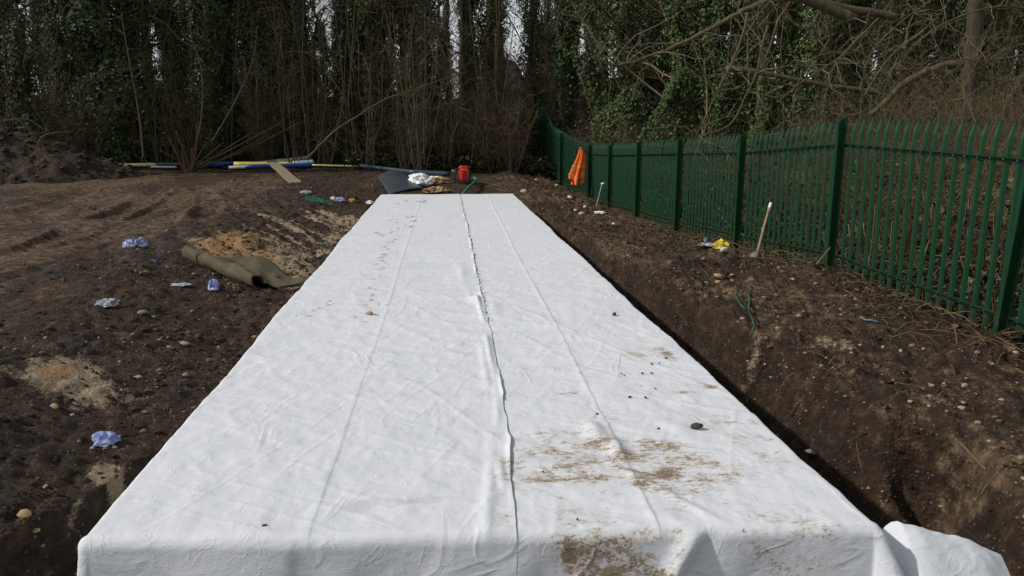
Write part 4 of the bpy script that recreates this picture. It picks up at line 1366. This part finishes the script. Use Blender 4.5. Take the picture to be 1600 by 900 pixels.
GRAVEL = stone_mat('gravel_stone', (.075, .056, .036), (.15, .112, .07), (.28, .22, .145))
STONE = stone_mat('pale_stone', (.20, .16, .11), (.28, .23, .165), (.36, .31, .24))
STONE_TAN = stone_mat('tan_stone', (.32, .20, .10), (.38, .25, .13), (.42, .29, .16))
STONE_WHITE = simple('chalky_stone', (.50, .46, .40), .85, .2, .15, 25)
STONE_GREY = stone_mat('grey_stone', (.12, .115, .105), (.16, .15, .14), (.2, .19, .175))
clods()


def stone_mesh(seed, mat, sub=2):
    rng = np.random.default_rng(seed)
    v, f = ico(sub)
    d = rng.normal(size=(5, 3)); d /= np.linalg.norm(d, axis=1)[:, None]
    s = np.ones(len(v))
    for q, o in zip(d, rng.uniform(.45, .85, 5)):
        dd = v @ q
        s = np.where(dd > o, np.minimum(s, o / np.maximum(dd, .01) * 1.03), s)
    s *= 1 + .06 * rng.normal(size=len(v))
    return mesh_np('stone', v * s[:, None] * np.array([1.2, .85, .62]), f, mat, True)


ST = {m: [stone_mesh(200 + i + 10 * j, mm) for i in range(3)] for j, (m, mm) in enumerate((('p', STONE), ('t', STONE_TAN), ('w', STONE_WHITE), ('g', STONE_GREY)))}


def stone(u, v, px, kind, label, group=None, z=None):
    p = on_z(u, v, z) if z is not None else ground_at(u, v)
    dist = (p - CAM) @ FW
    r = px / 2 / F_PX * dist / 1.1
    o = obj('stone', rg.choice(ST[kind]), None, (p[0], p[1], p[2] + r * (.30 if z is None else .45)))
    o.scale = (r,) * 3
    o.rotation_euler = (rg.uniform(-.2, .2), rg.uniform(-.2, .2), rg.uniform(0, 6.28))
    return tag(o, label, 'stone', group)


G1 = 'pale stones on the spoil heap side'
for u, v, px, k in [(114, 649, 9, 'p'), (71, 762, 11, 'p'), (179, 700, 10, 'p'), (144, 701, 8, 'p'), (206, 642, 11, 'p'), (216, 591, 12, 'p'), (187, 566, 8, 'p'), (249, 532, 8, 'p'), (71, 529, 8, 'p'),
                    (163, 657, 7, 'p'), (190, 610, 7, 'p'), (300, 487, 7, 'p'), (245, 606, 7, 'p'), (110, 812, 8, 'p'), (310, 500, 6, 'p'), (334, 498, 6, 'p')]:
    stone(u, v, px, k, 'small pale stone bedded in the dark soil on the spoil heap side', G1)
stone(84, 637, 16, 't', 'orange tan stone below the orange sandy patch')
stone(38, 806, 24, 't', 'largest flat tan stone near the bottom corner on the spoil heap side')
stone(56, 831, 13, 't', 'small ochre stone just below the largest flat tan stone')
stone(289, 539, 17, 'p', 'flat pale stone lying alone near the white sheet edge')
stone(224, 645, 12, 'p', 'whitest stone right of the orange sandy patch')
stone(223, 491, 17, 'g', 'grey stone left of its smaller pale neighbour')
stone(239, 497, 9, 'p', 'small pale stone touching distance from the grey stone')
G2 = 'pale stones on the fence side bank'
for u, v, px, k in [(1407, 549, 9, 't'), (1564, 626, 13, 'p'), (1528, 662, 12, 'g'), (1422, 629, 10, 't'), (1452, 635, 9, 'p'), (1099, 406, 9, 'p'), (1143, 431, 11, 'p'), (1122, 442, 10, 't'),
                    (1240, 438, 9, 'p'), (1160, 499, 9, 't'), (1170, 565, 9, 'p'), (1183, 556, 8, 'p'), (1195, 570, 8, 'p'), (1345, 540, 8, 'p'), (1330, 552, 8, 'p'), (1475, 600, 8, 'p'), (1310, 570, 8, 'p'),
                    (1205, 590, 8, 'p'), (1230, 575, 7, 'p'), (1265, 540, 7, 'p'), (1290, 560, 8, 'p'), (1550, 570, 8, 'p'), (1180, 582, 7, 'p'), (1545, 690, 9, 'p'), (1400, 600, 7, 'p')]:
    stone(u, v, px, k, 'small tan or pale stone bedded in the fence side bank', G2)
stone(1380, 545, 13, 'p', 'squarish pale stone on the bank below the blue string')
stone(1507, 604, 12, 'p', 'rounded pale stone on the bank below the fence end')
stone(1503, 641, 18, 'p', 'long flat pale stone low on the fence side bank')
stone(1122, 434, 17, 't', 'flat tan stone below the yellow bag')
stone(1575, 551, 10, 't', 'left of two yellow stones at the fence foot')
stone(1587, 553, 13, 't', 'right of two yellow stones at the fence foot')
stone(1131, 393, 17, 'w', 'cream stone lying against the yellow bag')
stone(1180, 404, 24, 'g', 'grey rubble lump at the foot of the leaning wooden stake')
stone(1596, 749, 14, 'p', 'pale stone cut by the right edge low on the bank')
for u, v, px, lab in [(870, 291, 8, 'white stone below the fence bend, nearest the wood'), (891, 310, 12, 'white block below the orange vest'), (914, 324, 8, 'small white stone at the fence foot right of the white block'),
                      (900, 330, 9, 'white stone lying just above a larger cream stone'), (909, 336, 13, 'larger cream stone beside the short white cane'), (959, 351, 9, 'white stone alone on the bank below the fence'),
                      (838, 282, 7, 'white scrap of stone near the far right end of the white sheet')]:
    stone(u, v, px, 'w', lab)
stone(819, 301, 14, 't', 'flat tan stone beside the far right corner of the white sheet')

# crumbs of soil lying on the sheets
CLOD = simple('dark_clod', (.06, .045, .035), .95, .15, .4, 40)
ST['c'] = [stone_mesh(300 + i, CLOD, 2) for i in range(3)]
for u, v, px in [(1018, 569), (1004, 584), (1018, 584), (971, 584), (975, 587), (984, 621), (1008, 622), (933, 647), (1024, 608), (902, 812), (849, 738)] and \
        [(1018, 569, 5), (1004, 584, 5), (1018, 584, 5), (971, 584, 4), (975, 587, 4), (984, 621, 6), (1008, 622, 6), (933, 647, 5), (1024, 608, 4), (902, 812, 5), (849, 738, 5), (1040, 560, 5), (1030, 568, 4), (1029, 670, 5)]:
    s = stone(u, v, px, 'c', 'tiny dark crumb of soil on the muddy white sheet', 'soil crumbs on the muddy sheet', z=float(tarp_h(on_z(u, v, 0)[:1], on_z(u, v, 0)[1:2])[0]))
    s.name = 'soil_crumb'
for u, v, px, k, lab in [(960, 493, 10, 'c', 'black pebble alone on the far muddy sheet'), (577, 492, 12, 't', 'tan pebble lying among footmarks on the clean sheet'), (413, 822, 8, 'c', 'black pebble near the front of the clean sheet'),
                         (1088, 670, 20, 'c', 'big dark clod of soil on the muddy sheet')]:
    s = stone(u, v, px, k, lab, None, z=float(tarp_h(on_z(u, v, 0)[:1], on_z(u, v, 0)[1:2])[0]) + (0 if k != 't' else 0))
    s.name = 'clod' if px == 20 else 'pebble'


# ------------------------------------------------------------------ crumpled litter
def crumple(name, label, cat, u, v, px, mat, seed, flat=.7, asp=1.0, sub=3, group=None, amp=.5):
    rng = np.random.default_rng(seed)
    vv, f = ico(sub)
    s = np.ones(len(vv))
    for _ in range(26):
        d = rng.normal(size=3); d /= np.linalg.norm(d)
        s += amp * .16 * (np.abs(((vv @ d) * rng.uniform(1.2, 3.2) + rng.uniform(0, 1)) % 1 - .5) * 4 - 1) * rng.uniform(.3, 1)
    s = np.clip(s, .35, 1.6)
    w = vv * s[:, None]
    w[:, 0] *= asp
    w[:, 2] = np.where(w[:, 2] < 0, w[:, 2] * .35, w[:, 2]) * flat
    p = ground_at(u, v)
    r = px * .58 / F_PX * ((p - CAM) @ FW)
    w[:, 2] *= 1.35
    o = obj(name, mesh_np(name, w * r, f, mat, False), None, (p[0], p[1], p[2] + r * .12))
    return tag(o, label, cat, group)


def tissue_mat(name, a, b):
    m = NT(name)
    n = m.noise(9, 5, .6, m.coord(), .8)
    return m.out(m.ramp(n, [(.42, a), (.58, b)]), .8, .2)


TIS = tissue_mat('blue_white_tissue', (.12, .15, .42), (.62, .64, .74))
TISB = tissue_mat('blue_tissue', (.16, .22, .44), (.42, .47, .66))
WHITEP = tissue_mat('white_plastic', (.66, .67, .68), (.84, .84, .84))
GREYP = tissue_mat('grey_paper', (.20, .21, .24), (.50, .51, .55))
YEL = tissue_mat('yellow_plastic', (.50, .38, .03), (.78, .66, .08))
TANP = tissue_mat('tan_sacking', (.19, .125, .065), (.36, .25, .14))
ORANGEP = tissue_mat('orange_scrap', (.40, .2, .03), (.62, .36, .06))
TEAL = tissue_mat('teal_scrap', (.02, .20, .28), (.35, .55, .60))
crumple('crumpled_tissue', 'blue and white crumpled tissue, left of a touching pair on the plateau', 'tissue', 204, 385, 18, TIS, 1, .75, 1.0)
crumple('crumpled_tissue', 'blue and white crumpled tissue, right of a touching pair on the plateau', 'tissue', 221, 384, 18, TIS, 2, .8, .9)
crumple('crumpled_tissue', 'blue and white crumpled tissue in front of the rolled matting', 'tissue', 334, 451, 17, TIS, 3, 1.0, .8)
crumple('crumpled_tissue', 'blue crumpled tissue lying alone near the white sheet', 'tissue', 163, 691, 32, TISB, 4, .55, 1.1)
crumple('crumpled_paper', 'dirty white crumpled paper beside a grey stone', 'paper', 168, 477, 24, GREYP, 5, .45, 1.2)
crumple('crumpled_paper', 'dark blue scrap below the pair of tissues', 'paper', 239, 411, 14, tissue_mat('navy_scrap', (.03, .04, .10), (.12, .15, .25)), 6, .35, 1.1)
crumple('paper_scrap', 'flat grey scrap left of the rolled matting', 'paper', 283, 446, 18, GREYP, 7, .15, 1.4)
crumple('paper_scrap', 'pale scrap beyond the green netting', 'paper', 478, 302, 12, GREYP, 8, .4, 1.3)
crumple('paper_scrap', 'white scrap, left one beside the orange scrap', 'paper', 520, 312, 8, WHITEP, 9, .6, 1.0)
crumple('paper_scrap', 'bluish scrap between the white scrap and the orange scrap', 'paper', 531, 314, 12, TIS, 10, .5, 1.2)
crumple('orange_scrap', 'orange scrap in the hollow left of the sheet end', 'litter', 550, 315, 9, ORANGEP, 11, .6, 1.1)
crumple('plastic_bag', 'white plastic bag lying beside the pump and grey sheet', 'bag', 655, 288, 33, WHITEP, 12, .52, 1.05, 4, None, .32)
crumple('plastic_scrap', 'white plastic tail blown against the right of the white bag', 'litter', 678, 280, 15, WHITEP, 23, .3, 1.4)
crumple('sacking', 'tan crumpled sack at the far edge of the white sheet', 'sack', 682, 301, 30, TANP, 13, .28, 1.15, 4)
crumple('sacking', 'small tan sack between the white bag and the red pump', 'sack', 688, 286, 22, TANP, 14, .45, 1.2)
crumple('yellow_bag', 'crumpled yellow bag at the foot of the fence', 'bag', 1127, 388, 20, YEL, 15, .7, 1.0)
crumple('plastic_scrap', 'flattened white plastic left of the yellow bag', 'litter', 1108, 384, 18, GREYP, 16, .2, 1.5)
crumple('drink_can', 'teal scrap with white print at the fence foot, left of the yellow bag', 'litter', 1102, 378, 8, TEAL, 17, 1.0, .8)
crumple('plastic_scrap', 'thin white plastic at the foot of the short white cane', 'litter', 936, 334, 15, WHITEP, 18, .25, 1.3)
crumple('plastic_scrap', 'bright white fleck in the trench beside the muddy sheet', 'litter', 1268, 706, 12, WHITEP, 19, .2, 1.2)
crumple('plastic_scrap', 'white knot on the stick at the near fence post', 'litter', 1562, 520, 13, WHITEP, 20, .6, 1.3)
crumple('paper_scrap', 'dull scrap beside the far left corner of the sheet', 'paper', 578, 318, 10, WHITEP, 21, .5, 1.0)
crumple('paper_scrap', 'pale scrap under the trees behind the grey pipes', 'paper', 390, 245, 12, WHITEP, 22, .3, 1.6)


# green netting / twine
def strand(name, label, cat, pts, mat, r, lift=.02, group=None, n=8, zig=0.0):
    P = np.array([ground_at(u, v) + np.array([0, 0, lift]) for u, v in pts])
    tt = np.linspace(0, len(P) - 1, n * (len(P) - 1) + 1)
    Q = np.stack([np.interp(tt, np.arange(len(P)), P[:, j]) for j in range(3)], -1)
    k = np.array([.25, .5, .25])
    for _ in range(4):
        Q[1:-1] = .25 * Q[:-2] + .5 * Q[1:-1] + .25 * Q[2:]
    Q += RNG.normal(size=Q.shape) * zig
    Q[:, 2] = np.maximum(Q[:, 2], ground_z(Q[:, 0], Q[:, 1]) + r)
    c = Q[0].copy()
    m = MB(); m.tube(Q - c, r, 6)
    return tag(m.obj(name, mat, None, c), label, cat, group)


TWINE = simple('green_twine', (.02, .135, .075), .7)
strand('green_twine', 'loop of green twine hanging over the fence side bank', 'twine', [(1149, 457), (1150, 468), (1157, 480), (1166, 488), (1170, 480), (1169, 460), (1175, 456), (1195, 458)], TWINE, .0055, .03)
strand('green_twine', 'loose green twine end trailing down from the loop on the bank', 'twine', [(1169, 462), (1171, 475), (1169, 490), (1176, 505), (1178, 515), (1174, 525)], TWINE, .0055, .03)
strand('blue_string', 'short pale blue string on the bank below the fence', 'string', [(1344, 498), (1352, 503), (1362, 503), (1372, 506)], simple('blue_string', (.12, .28, .42), .7), .006, .02)
NETM = simple('green_net', (.025, .13, .075), .8)
netroot = thing('green_netting', 'strip of torn green netting on the slope left of the sheet end', 'netting', ground_at(495, 315))
nb = MB()
P0, P1 = ground_at(474, 309) - np.array(netroot.location), ground_at(522, 322) - np.array(netroot.location)
rn = np.random.default_rng(81)
for k in range(26):
    t = np.linspace(0, 1, 9)[:, None]
    o_ = rn.normal(size=(1, 3)) * np.array([.10, .22, .02])
    q = P0 + (P1 - P0) * (t * rn.uniform(.5, 1) + rn.uniform(0, .4) * (1 - t)) + o_ + rn.normal(size=(9, 3)) * .03
    w = q + np.array(netroot.location)
    q[:, 2] = ground_z(w[:, 0], w[:, 1]) - netroot.location[2] + rn.uniform(.02, .07, 9)
    nb.tube(q, .008, 3, False)
nb.obj('net_strands', NETM, netroot)
strand('dead_root', 'curved bare root lying on the lower bank at the right', 'root', [(1492, 697), (1507, 706), (1522, 722), (1540, 741)], DRY, .009, .03)


# ------------------------------------------------------------------ rolled matting
def matting():
    MAT = simple('weathered_matting', (.105, .086, .058), .9, .15, .28, 9, dirt=(.09, .07, .05), bump=.3)
    a = ground_at(296, 412); b = ground_at(404, 455)
    ax = (b - a)[:2]; L = np.linalg.norm(ax); ax /= L
    pr = np.array([-ax[1], ax[0]])
    if pr[1] < 0: pr = -pr
    R = .088
    prof = []
    for t in np.linspace(-2.6, 2.2, 30):                  # from under the roll, round the left, over the top
        ang = math.pi * 1.5 - (t + 2.6) / 4.8 * math.pi * 1.55
        r_ = R * (1 + .02 * t)
        prof.append((math.cos(ang) * r_, R + math.sin(ang) * r_))
    lx, lz = prof[-1]
    for s in np.linspace(.04, 1, 22):                      # S-curve down on to the ground and out flat
        prof.append((lx + s * .82, lz * (1 - sstep(0, .28, np.array(s))) + .025))
    prof = np.array(prof)
    nl = 40
    V = []
    for i in range(nl):
        s = i / (nl - 1)
        base = a[:2] + ax * L * s
        wid = 1.0 - .35 * (1 - s) * 0
        for j, (px_, pz_) in enumerate(prof):
            ex = max(0, px_ - lx)
            ww = px_ if px_ <= lx else lx + ex * (1.05 - .12 * s + .08 * math.sin(s * 6))
            q = base + pr * ww
            g = 0.0
            V.append((q[0], q[1], g + pz_ + .02 * math.sin(s * 9 + px_ * 6) * (px_ > lx) + (.05 * max(0, math.sin(s * 4.2 + 1)) * (ex > .5)) + .008 * math.sin(s * 14 + j * .5)))
    V = np.array(V)
    V[:, 2] += np.maximum(z_smooth(V[:, 0], V[:, 1]) + .02, ground_z(V[:, 0], V[:, 1]) + .005)
    c = V.mean(0)
    me = mesh_np('rolled_matting', V - c, grid_faces(nl, len(prof)), MAT)
    o = obj('rolled_matting', me, None, c)
    so = o.modifiers.new('thickness', 'SOLIDIFY'); so.thickness = .012; so.offset = 0
    tag(o, 'grey brown matting half rolled up, lying on the slope left of the sheet', 'matting')
    w = MB()
    t = np.linspace(0, 2 * math.pi, 20)
    p = a[:2] + ax * L * .22
    w.tube([(p[0] + pr[0] * math.cos(k) * (R + .012), p[1] + pr[1] * math.cos(k) * (R + .012), float(z_smooth(p[0], p[1])) + .05 + R + math.sin(k) * (R + .012)) for k in t] - c, .008, 5)
    w.obj('tie_cord', TWINE, o)


matting()

# ------------------------------------------------------------------ pipes by the wood
def pipe(label, a, b, r, mat, ya, yb, lift=0.0, name='plastic_pipe', hollow=True, sag=0.0, ends=None):
    r = r * 1.2
    A, B = on_y(*a, ya), on_y(*b, yb)
    for P in (A, B):
        P[2] = max(P[2], gz(P[0], P[1]) + r + .08)
    c = A.copy()
    t = np.linspace(0, 1, 9)[:, None]
    Q = A + (B - A) * t - np.array([0, 0, 1]) * sag * np.sin(t * math.pi)
    m = MB(); m.tube(Q - c, r, 12, caps=False)
    o = m.obj(name, mat, None, c)
    so = o.modifiers.new('wall', 'SOLIDIFY'); so.thickness = r * .18; so.offset = -1
    return tag(o, label, 'pipe', 'plastic pipes laid before the wood')


P_YEL = simple('yellow_pipe', (.72, .64, .10), .5, .4, .12, 6)
P_YELP = simple('pale_yellow_pipe', (.66, .63, .26), .5, .4, .12, 6)
P_BLUE = simple('blue_pipe', (.03, .065, .28), .45, .4, .12, 6)
P_SLATE = simple('slate_pipe', (.035, .055, .085), .45, .4, .12, 6)
P_GREY = simple('grey_pipe', (.38, .39, .40), .5, .4, .12, 6)
P_BLACK = simple('black_pipe', (.018, .022, .026), .45, .4, .12, 6)
P_PALE = simple('pale_pipe', (.62, .64, .62), .5, .4, .12, 6)
P_CYAN = simple('pale_cyan_pipe', (.45, .62, .68), .5, .4, .12, 6)
pipe('pale yellow pipe beside the spoil heap, its end showing at the far left', (185, 262.5), (304, 263), .055, P_YELP, 29.6, 30.2)
pipe('slate blue pipe lying behind the pale yellow pipe', (228, 260.5), (312, 262), .055, P_SLATE, 29.9, 29.9)
pipe('white pipe lying in front of the pale yellow pipe', (236, 265), (276, 265), .03, P_PALE, 29.2, 29.2)
pipe('thick bright blue pipe behind the dark grey pipe', (306, 258), (398, 261.5), .085, P_BLUE, 30.4, 30.0)
pipe('dark grey pipe crossing over the blue pipe at a slant', (352, 262), (396, 254.5), .07, P_BLACK, 29.4, 31.0)
pipe('long light grey pipe, topmost of the bundle right of the blue pipe', (392, 257.5), (485, 246.5), .075, P_GREY, 29.6, 30.2)
pipe('bright yellow pipe in the middle of the bundle under the plank', (366, 262), (459, 257.5), .085, P_YEL, 29.2, 29.4)
pipe('pale cyan pipe end beyond the yellow pipe', (458, 257), (490, 254), .095, P_CYAN, 29.3, 29.5)
pipe('whitish pipe in front of the yellow pipe', (358, 265.5), (452, 260.5), .045, P_PALE, 28.9, 29.0)
pipe('blue pipe lowest of the bundle, passing under the plank', (384, 267), (493, 260.5), .06, P_BLUE, 28.6, 29.2)
pipe('long slate pipe running from the leaning branch to the white bag', (560, 258.5), (668, 275.5), .055, P_SLATE, 29.0, 25.6)
pipe('short slate pipe between the white bag and the red pump', (640, 270), (703, 276), .065, P_SLATE, 25.6, 25.4)
pipe('thin yellowish duct running from the bundle to the slate pipe', (488, 261), (566, 260), .025, P_YELP, 28.9, 29.0)
# end fitting on the blue pipe
f = on_y(304, 257, 30.4)
m = MB(); m.tube([(-.16, 0, 0), (-.1, 0, 0), (.05, 0, 0), (.12, 0, 0)], [.10, .13, .13, .10], 12)
tag(m.obj('pipe_cap', P_BLACK, None, f), 'dark round cap on the end of the thick blue pipe', 'pipe cap')

# weathered plank leaning on the pipes
A = on_y(423, 251, 28.4); B = ground_at(462, 287); A[2] = max(A[2], gz(A[0], A[1]) + .25); B[2] += .02
d = B - A; L = np.linalg.norm(d); d /= L
sd_ = np.cross(d, [0, 0, 1]); sd_ /= np.linalg.norm(sd_); nn = np.cross(sd_, d)
m = MB(); vv = []
segs = 12
for i in range(segs + 1):
    c = d * L * i / segs
    for a, b in ((-.17, -.02), (.17, -.02), (.17, .02), (-.17, .02)):
        vv.append(c + sd_ * (a + .006 * math.sin(i * 2.1)) + nn * (b + .008 * math.sin(i * 1.3)))
q = [[i * 4 + k, i * 4 + (k + 1) % 4, i * 4 + 4 + (k + 1) % 4, i * 4 + 4 + k] for i in range(segs) for k in range(4)] + [[0, 3, 2, 1], [segs * 4 + k for k in range(4)]]
m.add(vv, q)
mp = NT('weathered_wood'); co = mp.coord((3, .4, 3)); nz = mp.noise(14, 7, .7, co)
mp.bump(nz, .4, .01); WOOD = mp.out(mp.ramp(nz, [(.3, (.13, .10, .065)), (.55, (.25, .21, .145)), (.75, (.36, .31, .23))]), .85, .2)
tag(m.obj('plank', WOOD, None, A, smooth=False), 'weathered wooden plank leaning on the pipe bundle', 'plank')

# bent grey sheet beside the white bag
def grey_sheet():
    GS = simple('grey_plastic_sheet', (.045, .055, .068), .4, .5, .2, 4, dirt=(.09, .075, .06))
    cs = [on_y(590, 276, 22.6), on_y(628, 267, 23.6), on_y(662, 291, 21.9), on_y(608, 301, 20.9)]
    n = 16
    V = []
    for i in range(n):
        for j in range(n):
            s, t = i / (n - 1), j / (n - 1)
            p = (cs[0] * (1 - s) + cs[1] * s) * (1 - t) + (cs[3] * (1 - s) + cs[2] * s) * t
            p = p + np.array([0, 0, .10 * math.sin(s * 3.1) * (1 - t * .6) - .05 * t])
            V.append(p)
    V = np.array(V); V[:, 2] = np.maximum(V[:, 2], ground_z(V[:, 0], V[:, 1]) + .02); c = V.mean(0)
    o = obj('grey_sheet', mesh_np('grey_sheet', V - c, grid_faces(n, n), GS), None, c)
    so = o.modifiers.new('thickness', 'SOLIDIFY'); so.thickness = .012
    tag(o, 'curved dark grey plastic sheet left of the white bag', 'plastic sheet')


grey_sheet()

# ------------------------------------------------------------------ red pump with green hose
def pump():
    p = ground_at(724, 287)
    RED = simple('red_paint', (.62, .035, .015), .35, .5, .12, 8, dirt=(.25, .04, .02))
    BLK = simple('black_engine', (.02, .02, .022), .5, .4)
    GRY = simple('cast_grey', (.20, .19, .17), .55, .4)
    t = thing('water_pump', 'red petrol pump with a green hose at the far end of the sheet', 'pump', (p[0], p[1], p[2]), .35)
    MB().rbox((0, -.06, .27), (.30, .26, .40), .05).obj('engine_cover', RED, t, smooth=False)
    MB().rbox((-.02, .12, .24), (.34, .20, .30), .03).obj('engine_block', BLK, t, smooth=False)
    ft = MB().rbox((.02, .02, .50), (.28, .20, .09), .03).obj('fuel_tank', RED, t, smooth=False)
    m = MB(); m.tube([(-.04, .02, .54), (-.04, .02, .58)], .035, 12); m.obj('fuel_cap', BLK, ft)
    m = MB(); m.tube([(.15, -.05, .30), (.21, -.05, .30)], [.11, .10], 16); rs_ = m.obj('recoil_starter', BLK, t)
    m = MB(); m.tube([(.205, -.05, .30), (.225, -.05, .30)], .045, 12); m.obj('starter_hub', GRY, rs_)
    m = MB(); m.tube([(.20, -.02, .14), (.27, -.03, .14), (.33, -.03, .14)], [.10, .12, .09], 14); m.obj('pump_housing', GRY, t)
    m = MB()
    for sy in (-.17, .2):
        m.tube([(-.2, sy, .02), (.34, sy, .02)], .014, 8)
        m.tube([(-.2, sy, .02), (-.2, sy, .46)], .014, 8)
    m.tube([(-.2, -.17, .46), (-.2, .2, .46)], .014, 8)
    m.obj('frame', BLK, t)
    m = MB(); m.tube([(-.18, .12, .36), (-.28, .12, .38), (-.32, .12, .42)], [.05, .05, .03], 10); m.obj('exhaust', GRY, t)
    HOSE = simple('green_hose', (.03, .20, .10), .4, .4, .12, 12)
    pts = [(738, 279), (743, 278), (744, 282), (738, 288), (730, 295), (725, 301), (722, 306)]
    W = []
    for i, (u, v) in enumerate(pts):
        yy = np.interp(i, [0, 2, 6], [p[1] - .1, p[1] - .35, 18.9])
        q = on_y(u, v, yy); W.append(q)
    W = np.array(W)
    tt = np.linspace(0, len(W) - 1, 40)
    Q = np.stack([np.interp(tt, np.arange(len(W)), W[:, j]) for j in range(3)], -1)
    for _ in range(6): Q[1:-1] = .25 * Q[:-2] + .5 * Q[1:-1] + .25 * Q[2:]
    m = MB(); m.tube(Q - Q[0], .042, 10)
    h = m.obj('green_hose', HOSE, None, Q[0])
    tag(h, 'green hose curving from the red pump down to the sheet', 'hose')


pump()

# ------------------------------------------------------------------ orange vest on the fence
def vest():
    VO = simple('orange_vest_cloth', (.88, .15, .015), .6, .3, .15, 12, dirt=(.45, .10, .03))
    BAND = simple('reflective_tape', (.62, .30, .08), .4, .5, .1, 20)
    top = on_y(908, 233, 24.6)
    root = thing('safety_vest', 'orange high visibility vest hung on the green fence', 'vest', top)
    sc = (top - CAM) @ FW / F_PX
    prof = [(0, 4, 0), (-3, 6, 4), (-7, 8, 12), (-11, 8, 24), (-15, 7, 36), (-18, 6, 44), (-12, 6.5, 50)]   # left, right, drop in small units

    def strip(z0, z1, off, name, mat, nz=26):
        V = []
        na = 44
        for i in range(nz):
            dz = z0 + (z1 - z0) * i / (nz - 1)
            l = np.interp(dz, [0, 5, 14, 26, 40, 50], [-3.5, -5, -8, -12, -16, -17]); r = np.interp(dz, [0, 5, 14, 26, 40, 50], [2, 3, 5, 5, 4, 3])
            cx, w = (l + r) / 2, (r - l) / 2
            for k in range(na):
                a = 2 * math.pi * k / na
                fold = 1 + (.16 + .20 * dz / 50) * math.sin(5 * a + 1.3 + dz * .05) + .08 * math.sin(11 * a + 2)
                hem = (dz / 50) ** 3 * 5.0 * math.sin(3 * a + .7)
                V.append((cx * sc + w * sc * math.cos(a) * fold * off, -.10 + (.035 + .06 * dz / 50) * math.sin(a) * fold * off, -(dz + hem) * sc))
        f = np.array([[i * na + k, i * na + (k + 1) % na, (i + 1) * na + (k + 1) % na, (i + 1) * na + k] for i in range(nz - 1) for k in range(na)])
        return obj(name, mesh_np(name, V, f, mat), root)

    strip(0, 50, 1.0, 'body', VO)
    strip(25, 27.6, 1.05, 'reflective_band', BAND, 4)
    strip(40, 42.6, 1.05, 'reflective_band', BAND, 4)
    m = MB(); m.tube([(-.05, .05, .02), (0, -.03, .05), (.03, .02, .01), (.08, .1, .0)], .02, 6); m.obj('tied_strap', VO, root)


vest()


# ------------------------------------------------------------------ stakes and sticks by the fence
def stick(name, label, cat, a, b, ya, yb, r0, r1, mat, part2=None):
    A, B = on_y(*a, ya), on_y(*b, yb)
    c = B.copy()
    t = np.linspace(0, 1, 7)[:, None]
    Q = B + (A - B) * t + RNG.normal(size=(7, 3)) * r0 * .12
    m = MB(); m.tube(Q - c, np.linspace(r0, r1, 7), 8)
    return tag(m.obj(name, mat, None, c), label, cat)


STAKE = simple('stake_wood', (.26, .18, .11), .8, .2, .25, 12, dirt=(.42, .38, .32))
s = stick('wooden_stake', 'wooden stake with a pale top leaning on the fence', 'stake', (1204, 318), (1181, 402), 11.2, 10.9, .023, .020, STAKE)
A, B = on_y(1204.5, 317, 11.2), on_y(1201, 330, 11.16)
m = MB(); m.tube([B - np.array(s.location), A - np.array(s.location)], .0235, 8)
m.obj('pale_tip', WHITEP, s)
s = stick('white_cane', 'short thin white cane stuck in the ground by the fence', 'cane', (941, 287), (930, 330), 21.6, 21.6, .016, .014, simple('cane', (.34, .36, .30), .7))
m = MB(); m.tube([on_y(939.5, 288, 21.6) - np.array(s.location), on_y(944, 286, 21.6) - np.array(s.location)], .03, 8); m.obj('bent_tip', WHITEP, s)
stick('bare_stick', 'pale stick lying across the foot of the near fence post', 'stick', (1680, 510), (1566, 521), 6.3, 6.3, .012, .010, BARK_PALE)
stick('bare_stick', 'short pale stick leaning against the bottom fence rail', 'stick', (1298, 386), (1276, 413), 9.4, 9.2, .012, .008, TWIG_PALE)

# cut coppice stool with splayed stems
cp = on_y(292, 258, 28.4)
cpt = thing('coppice_stool', 'cut coppice stool with splayed reddish stems behind the blue pipe', 'stump', (cp[0], cp[1], gz(cp[0], cp[1])))
RB = make_bark('red_bark', (.06, .036, .020), (.12, .075, .042), (.18, .12, .07))
rr_ = np.random.default_rng(91)
for k, (u, v, r) in enumerate([(264, 215, .05), (275, 205, .04), (285, 226, .055), (300, 232, .06), (308, 210, .05), (318, 228, .04), (350, 222, .035), (395, 206, .03), (440, 192, .028), (470, 190, .025), (420, 210, .022), (250, 235, .03)]):
    e = on_y(u, v, 28.2) - np.array(cpt.location)
    b = np.array([rr_.uniform(-.25, .25), rr_.uniform(-.15, .15), -.05])
    mid = b * .5 + e * .5 + np.array([rr_.uniform(-.1, .1), 0, rr_.uniform(-.25, .1)])
    m = MB(); t = np.linspace(0, 1, 9)[:, None]
    m.tube((1 - t) ** 2 * b + 2 * t * (1 - t) * mid + t ** 2 * e, np.linspace(r, r * .6, 9), 7)
    m.obj('stem', RB, cpt)
# hooped stem on the heap
limb_thing('hooped_stem', 'pale hooped stem sprouting from the crest of the spoil heap', 'branch', [(64, 238), (61, 226), (66, 214), (82, 208), (110, 206)], 24.0, .03, .01, BARK_PALE, 3, .5, 51)
limb_thing('dead_branch', 'thin dead branch standing off the spoil heap crest', 'branch', [(58, 212), (42, 198), (28, 188)], 24.5, .022, .012, BARK_PALE, 4, .5, 52)
limb_thing('dead_branch', 'long dead branch arching above the spoil heap from the left edge', 'branch', [(74, 206), (60, 196), (40, 186), (0, 190), (-40, 200)], 25.0, .02, .01, BARK_PALE, 6, .6, 53)
